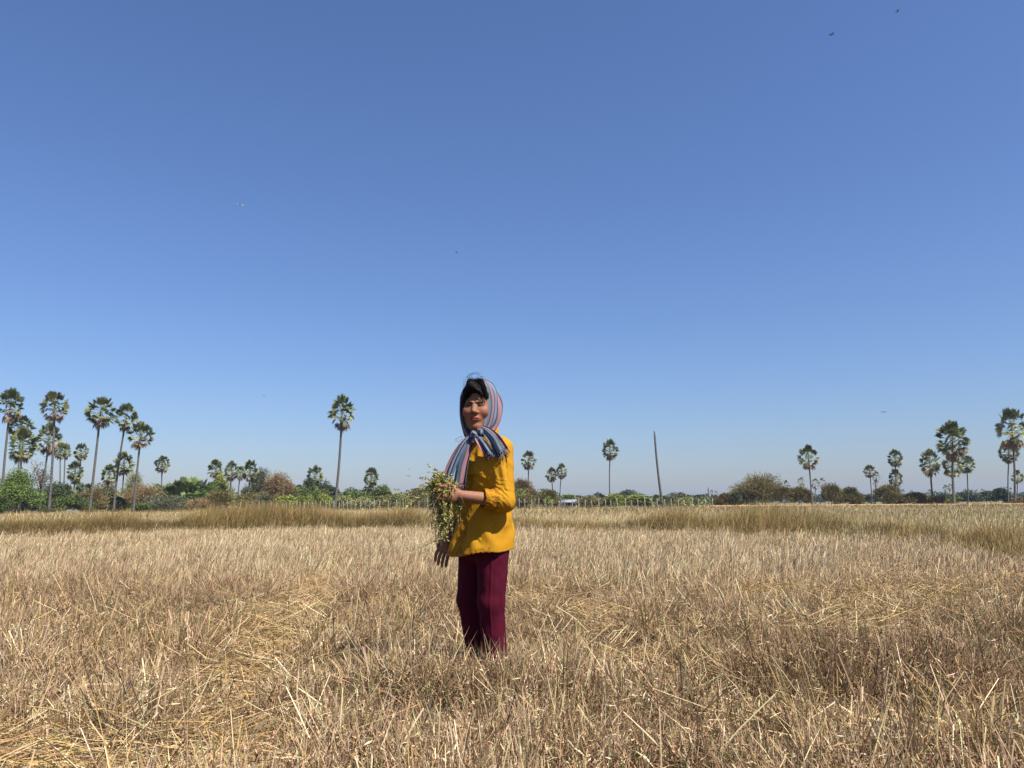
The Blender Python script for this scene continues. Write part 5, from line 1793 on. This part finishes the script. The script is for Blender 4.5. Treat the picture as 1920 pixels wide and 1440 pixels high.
for k in range(95):        # upper bushy head
    e = P(rb_.normal(822, 17), rb_.normal(913, 12), rb_.normal(-.215, .04))
    m = (GRIP + e) / 2 + np.array([0, 0, .015])
    sprig([J(GRIP, .010), J(m, .012), J(e)], .0016, 34, .0165, .0062)
for k in range(90):        # drooping part
    t = rb_.random()
    e = P(838 - 12 * t + rb_.normal(0, 14 - 7 * t), 945 + 76 * t, rb_.normal(-.225, .03))
    m = GRIP * .5 + e * .5 + np.array([rb_.normal(0, .015), 0, .012])
    sprig([J(GRIP, .010), J(m, .010), J(e)], .0015, 34, .0135, .0048)
for k in range(14):        # in front of her knuckles
    e = P(rb_.normal(846, 7), rb_.normal(922, 9), rb_.normal(-.262, .010))
    sprig([J(GRIP, .010), J(P(838, 915, -.262), .008), J(e, .004)], .0012, 20, .017, .0075)
for k in range(16):        # trailing right side, against the blouse
    e = P(rb_.normal(862, 6), rb_.normal(965, 14), rb_.normal(-.215, .015))
    sprig([J(GRIP, .010), J(P(858, 940, -.225), .010), J(e)], .0014, 16, .013, .005)
for k in range(34):
    e = P(rb_.normal(826, 18), rb_.uniform(930, 1018), rb_.normal(-.225, .03))
    sprig([J(GRIP, .008), J((GRIP + e) / 2 + [0, 0, .02], .015), e], .0011, 5, .014, .004)
pale = np.array([.42, .42, .16])
sprig([GRIP, P(806, 924, -.20), P(780, 938, -.205), P(758, 951, -.21)], .0018, 34, .030, .007, pale, .35)
sprig([GRIP, P(838, 960, -.21), P(822, 1006, -.21), P(800, 1022, -.215), P(768, 1035, -.22)], .0018, 16, .022, .005, np.array([.45, .43, .20]), .3)
sprig([GRIP, P(826, 940, -.20), P(818, 965, -.20), P(817, 1005, -.205)], .0028, 10, .014, .005, LC[5], .5)
sprig([GRIP, P(812, 930, -.20), P(807, 948, -.20), P(806, 968, -.205)], .0014, 10, .022, .008, LC[0], .5)
for (a, b, c_) in ((814, 890, .40), (817, 895, .2), (822, 894, .3), (829, 897, .1), (810, 897, .2)):
    leaf(P(a + 1, b + 11, -.20), np.array([rb_.normal(0, .12), -.1, 1.0]), .036, .011, np.array([.10, .125, .035]))
sprig([GRIP, P(858, 930, -.255), P(866, 934, -.26), P(869, 945, -.255)], .0018, 0, .01, .005)
link('stems', st_.mesh('stems', smooth=True), bush_mat, bundle)
link('leaves', lf_.mesh('leaves'), bush_mat, bundle)

# ------------------------------------------------------------------ daylight
SUN_DIR = np.array([0.44, -0.36, 0.82])
SUN_DIR = SUN_DIR / np.linalg.norm(SUN_DIR)
elev = math.asin(SUN_DIR[2])
rot = math.atan2(SUN_DIR[0], SUN_DIR[1])
world = bpy.data.worlds.new('World')
SC.world = world
world.use_nodes = True
wn = world.node_tree
bg = wn.nodes['Background']
bg.inputs['Strength'].default_value = 0.062
sky = wn.nodes.new('ShaderNodeTexSky')
sky.sky_type = 'NISHITA'
sky.sun_disc = False
sky.sun_elevation = elev
sky.sun_rotation = rot
sky.air_density = 1.2
sky.dust_density = 0.8
sky.ozone_density = 10.0
wb = wn.nodes.new('ShaderNodeMix'); wb.data_type = 'RGBA'; wb.blend_type = 'MULTIPLY'
wb.inputs[0].default_value = 1.0
wb.inputs[7].default_value = (1.045, 0.985, 1.09, 1)
wn.links.new(sky.outputs[0], wb.inputs[6])
wn.links.new(wb.outputs[2], bg.inputs['Color'])
sun_data = bpy.data.lights.new('sun', 'SUN')
sun_data.energy = 5.0
sun_data.angle = math.radians(0.53)
sun_data.color = (1.0, 0.94, 0.84)
sun = bpy.data.objects.new('sun', sun_data)
COL.objects.link(sun)
sun.location = (20, -15, 40)
sun.rotation_euler = Vector(SUN_DIR).to_track_quat('Z', 'Y').to_euler()

SC.view_settings.view_transform = 'Standard'
SC.view_settings.look = 'None'
SC.view_settings.exposure = 1.0
SC.view_settings.gamma = 1.0
SC.cycles.max_bounces = 6
SC.cycles.diffuse_bounces = 2
SC.cycles.transmission_bounces = 3
SC.cycles.volume_bounces = 0

# ------------------------------------------------------------------ hazy air
hz_v = [(x, y, z) for z in (-2.0, 24.0) for x, y in ((-1520, -230), (1520, -230), (1520, 1520), (-1520, 1520))]
haze = link('haze', mesh_np('haze', hz_v, [[[0, 3, 2, 1], [4, 5, 6, 7], [0, 1, 5, 4], [1, 2, 6, 5], [2, 3, 7, 6], [3, 0, 4, 7]]]))
tag(haze, 'thin pale blue haze that softens the far trees', 'haze', kind='stuff')
hm = bpy.data.materials.new('haze'); hm.use_nodes = True
hn = hm.node_tree; hn.nodes.clear()
ho = hn.nodes.new('ShaderNodeOutputMaterial')
pv = hn.nodes.new('ShaderNodeVolumePrincipled')
pv.inputs['Color'].default_value = (.52, .68, 1.0, 1)
pv.inputs['Density'].default_value = 0.00017
pv.inputs['Anisotropy'].default_value = 0.0
hn.links.new(pv.outputs[0], ho.inputs['Volume'])
haze.data.materials.append(hm)
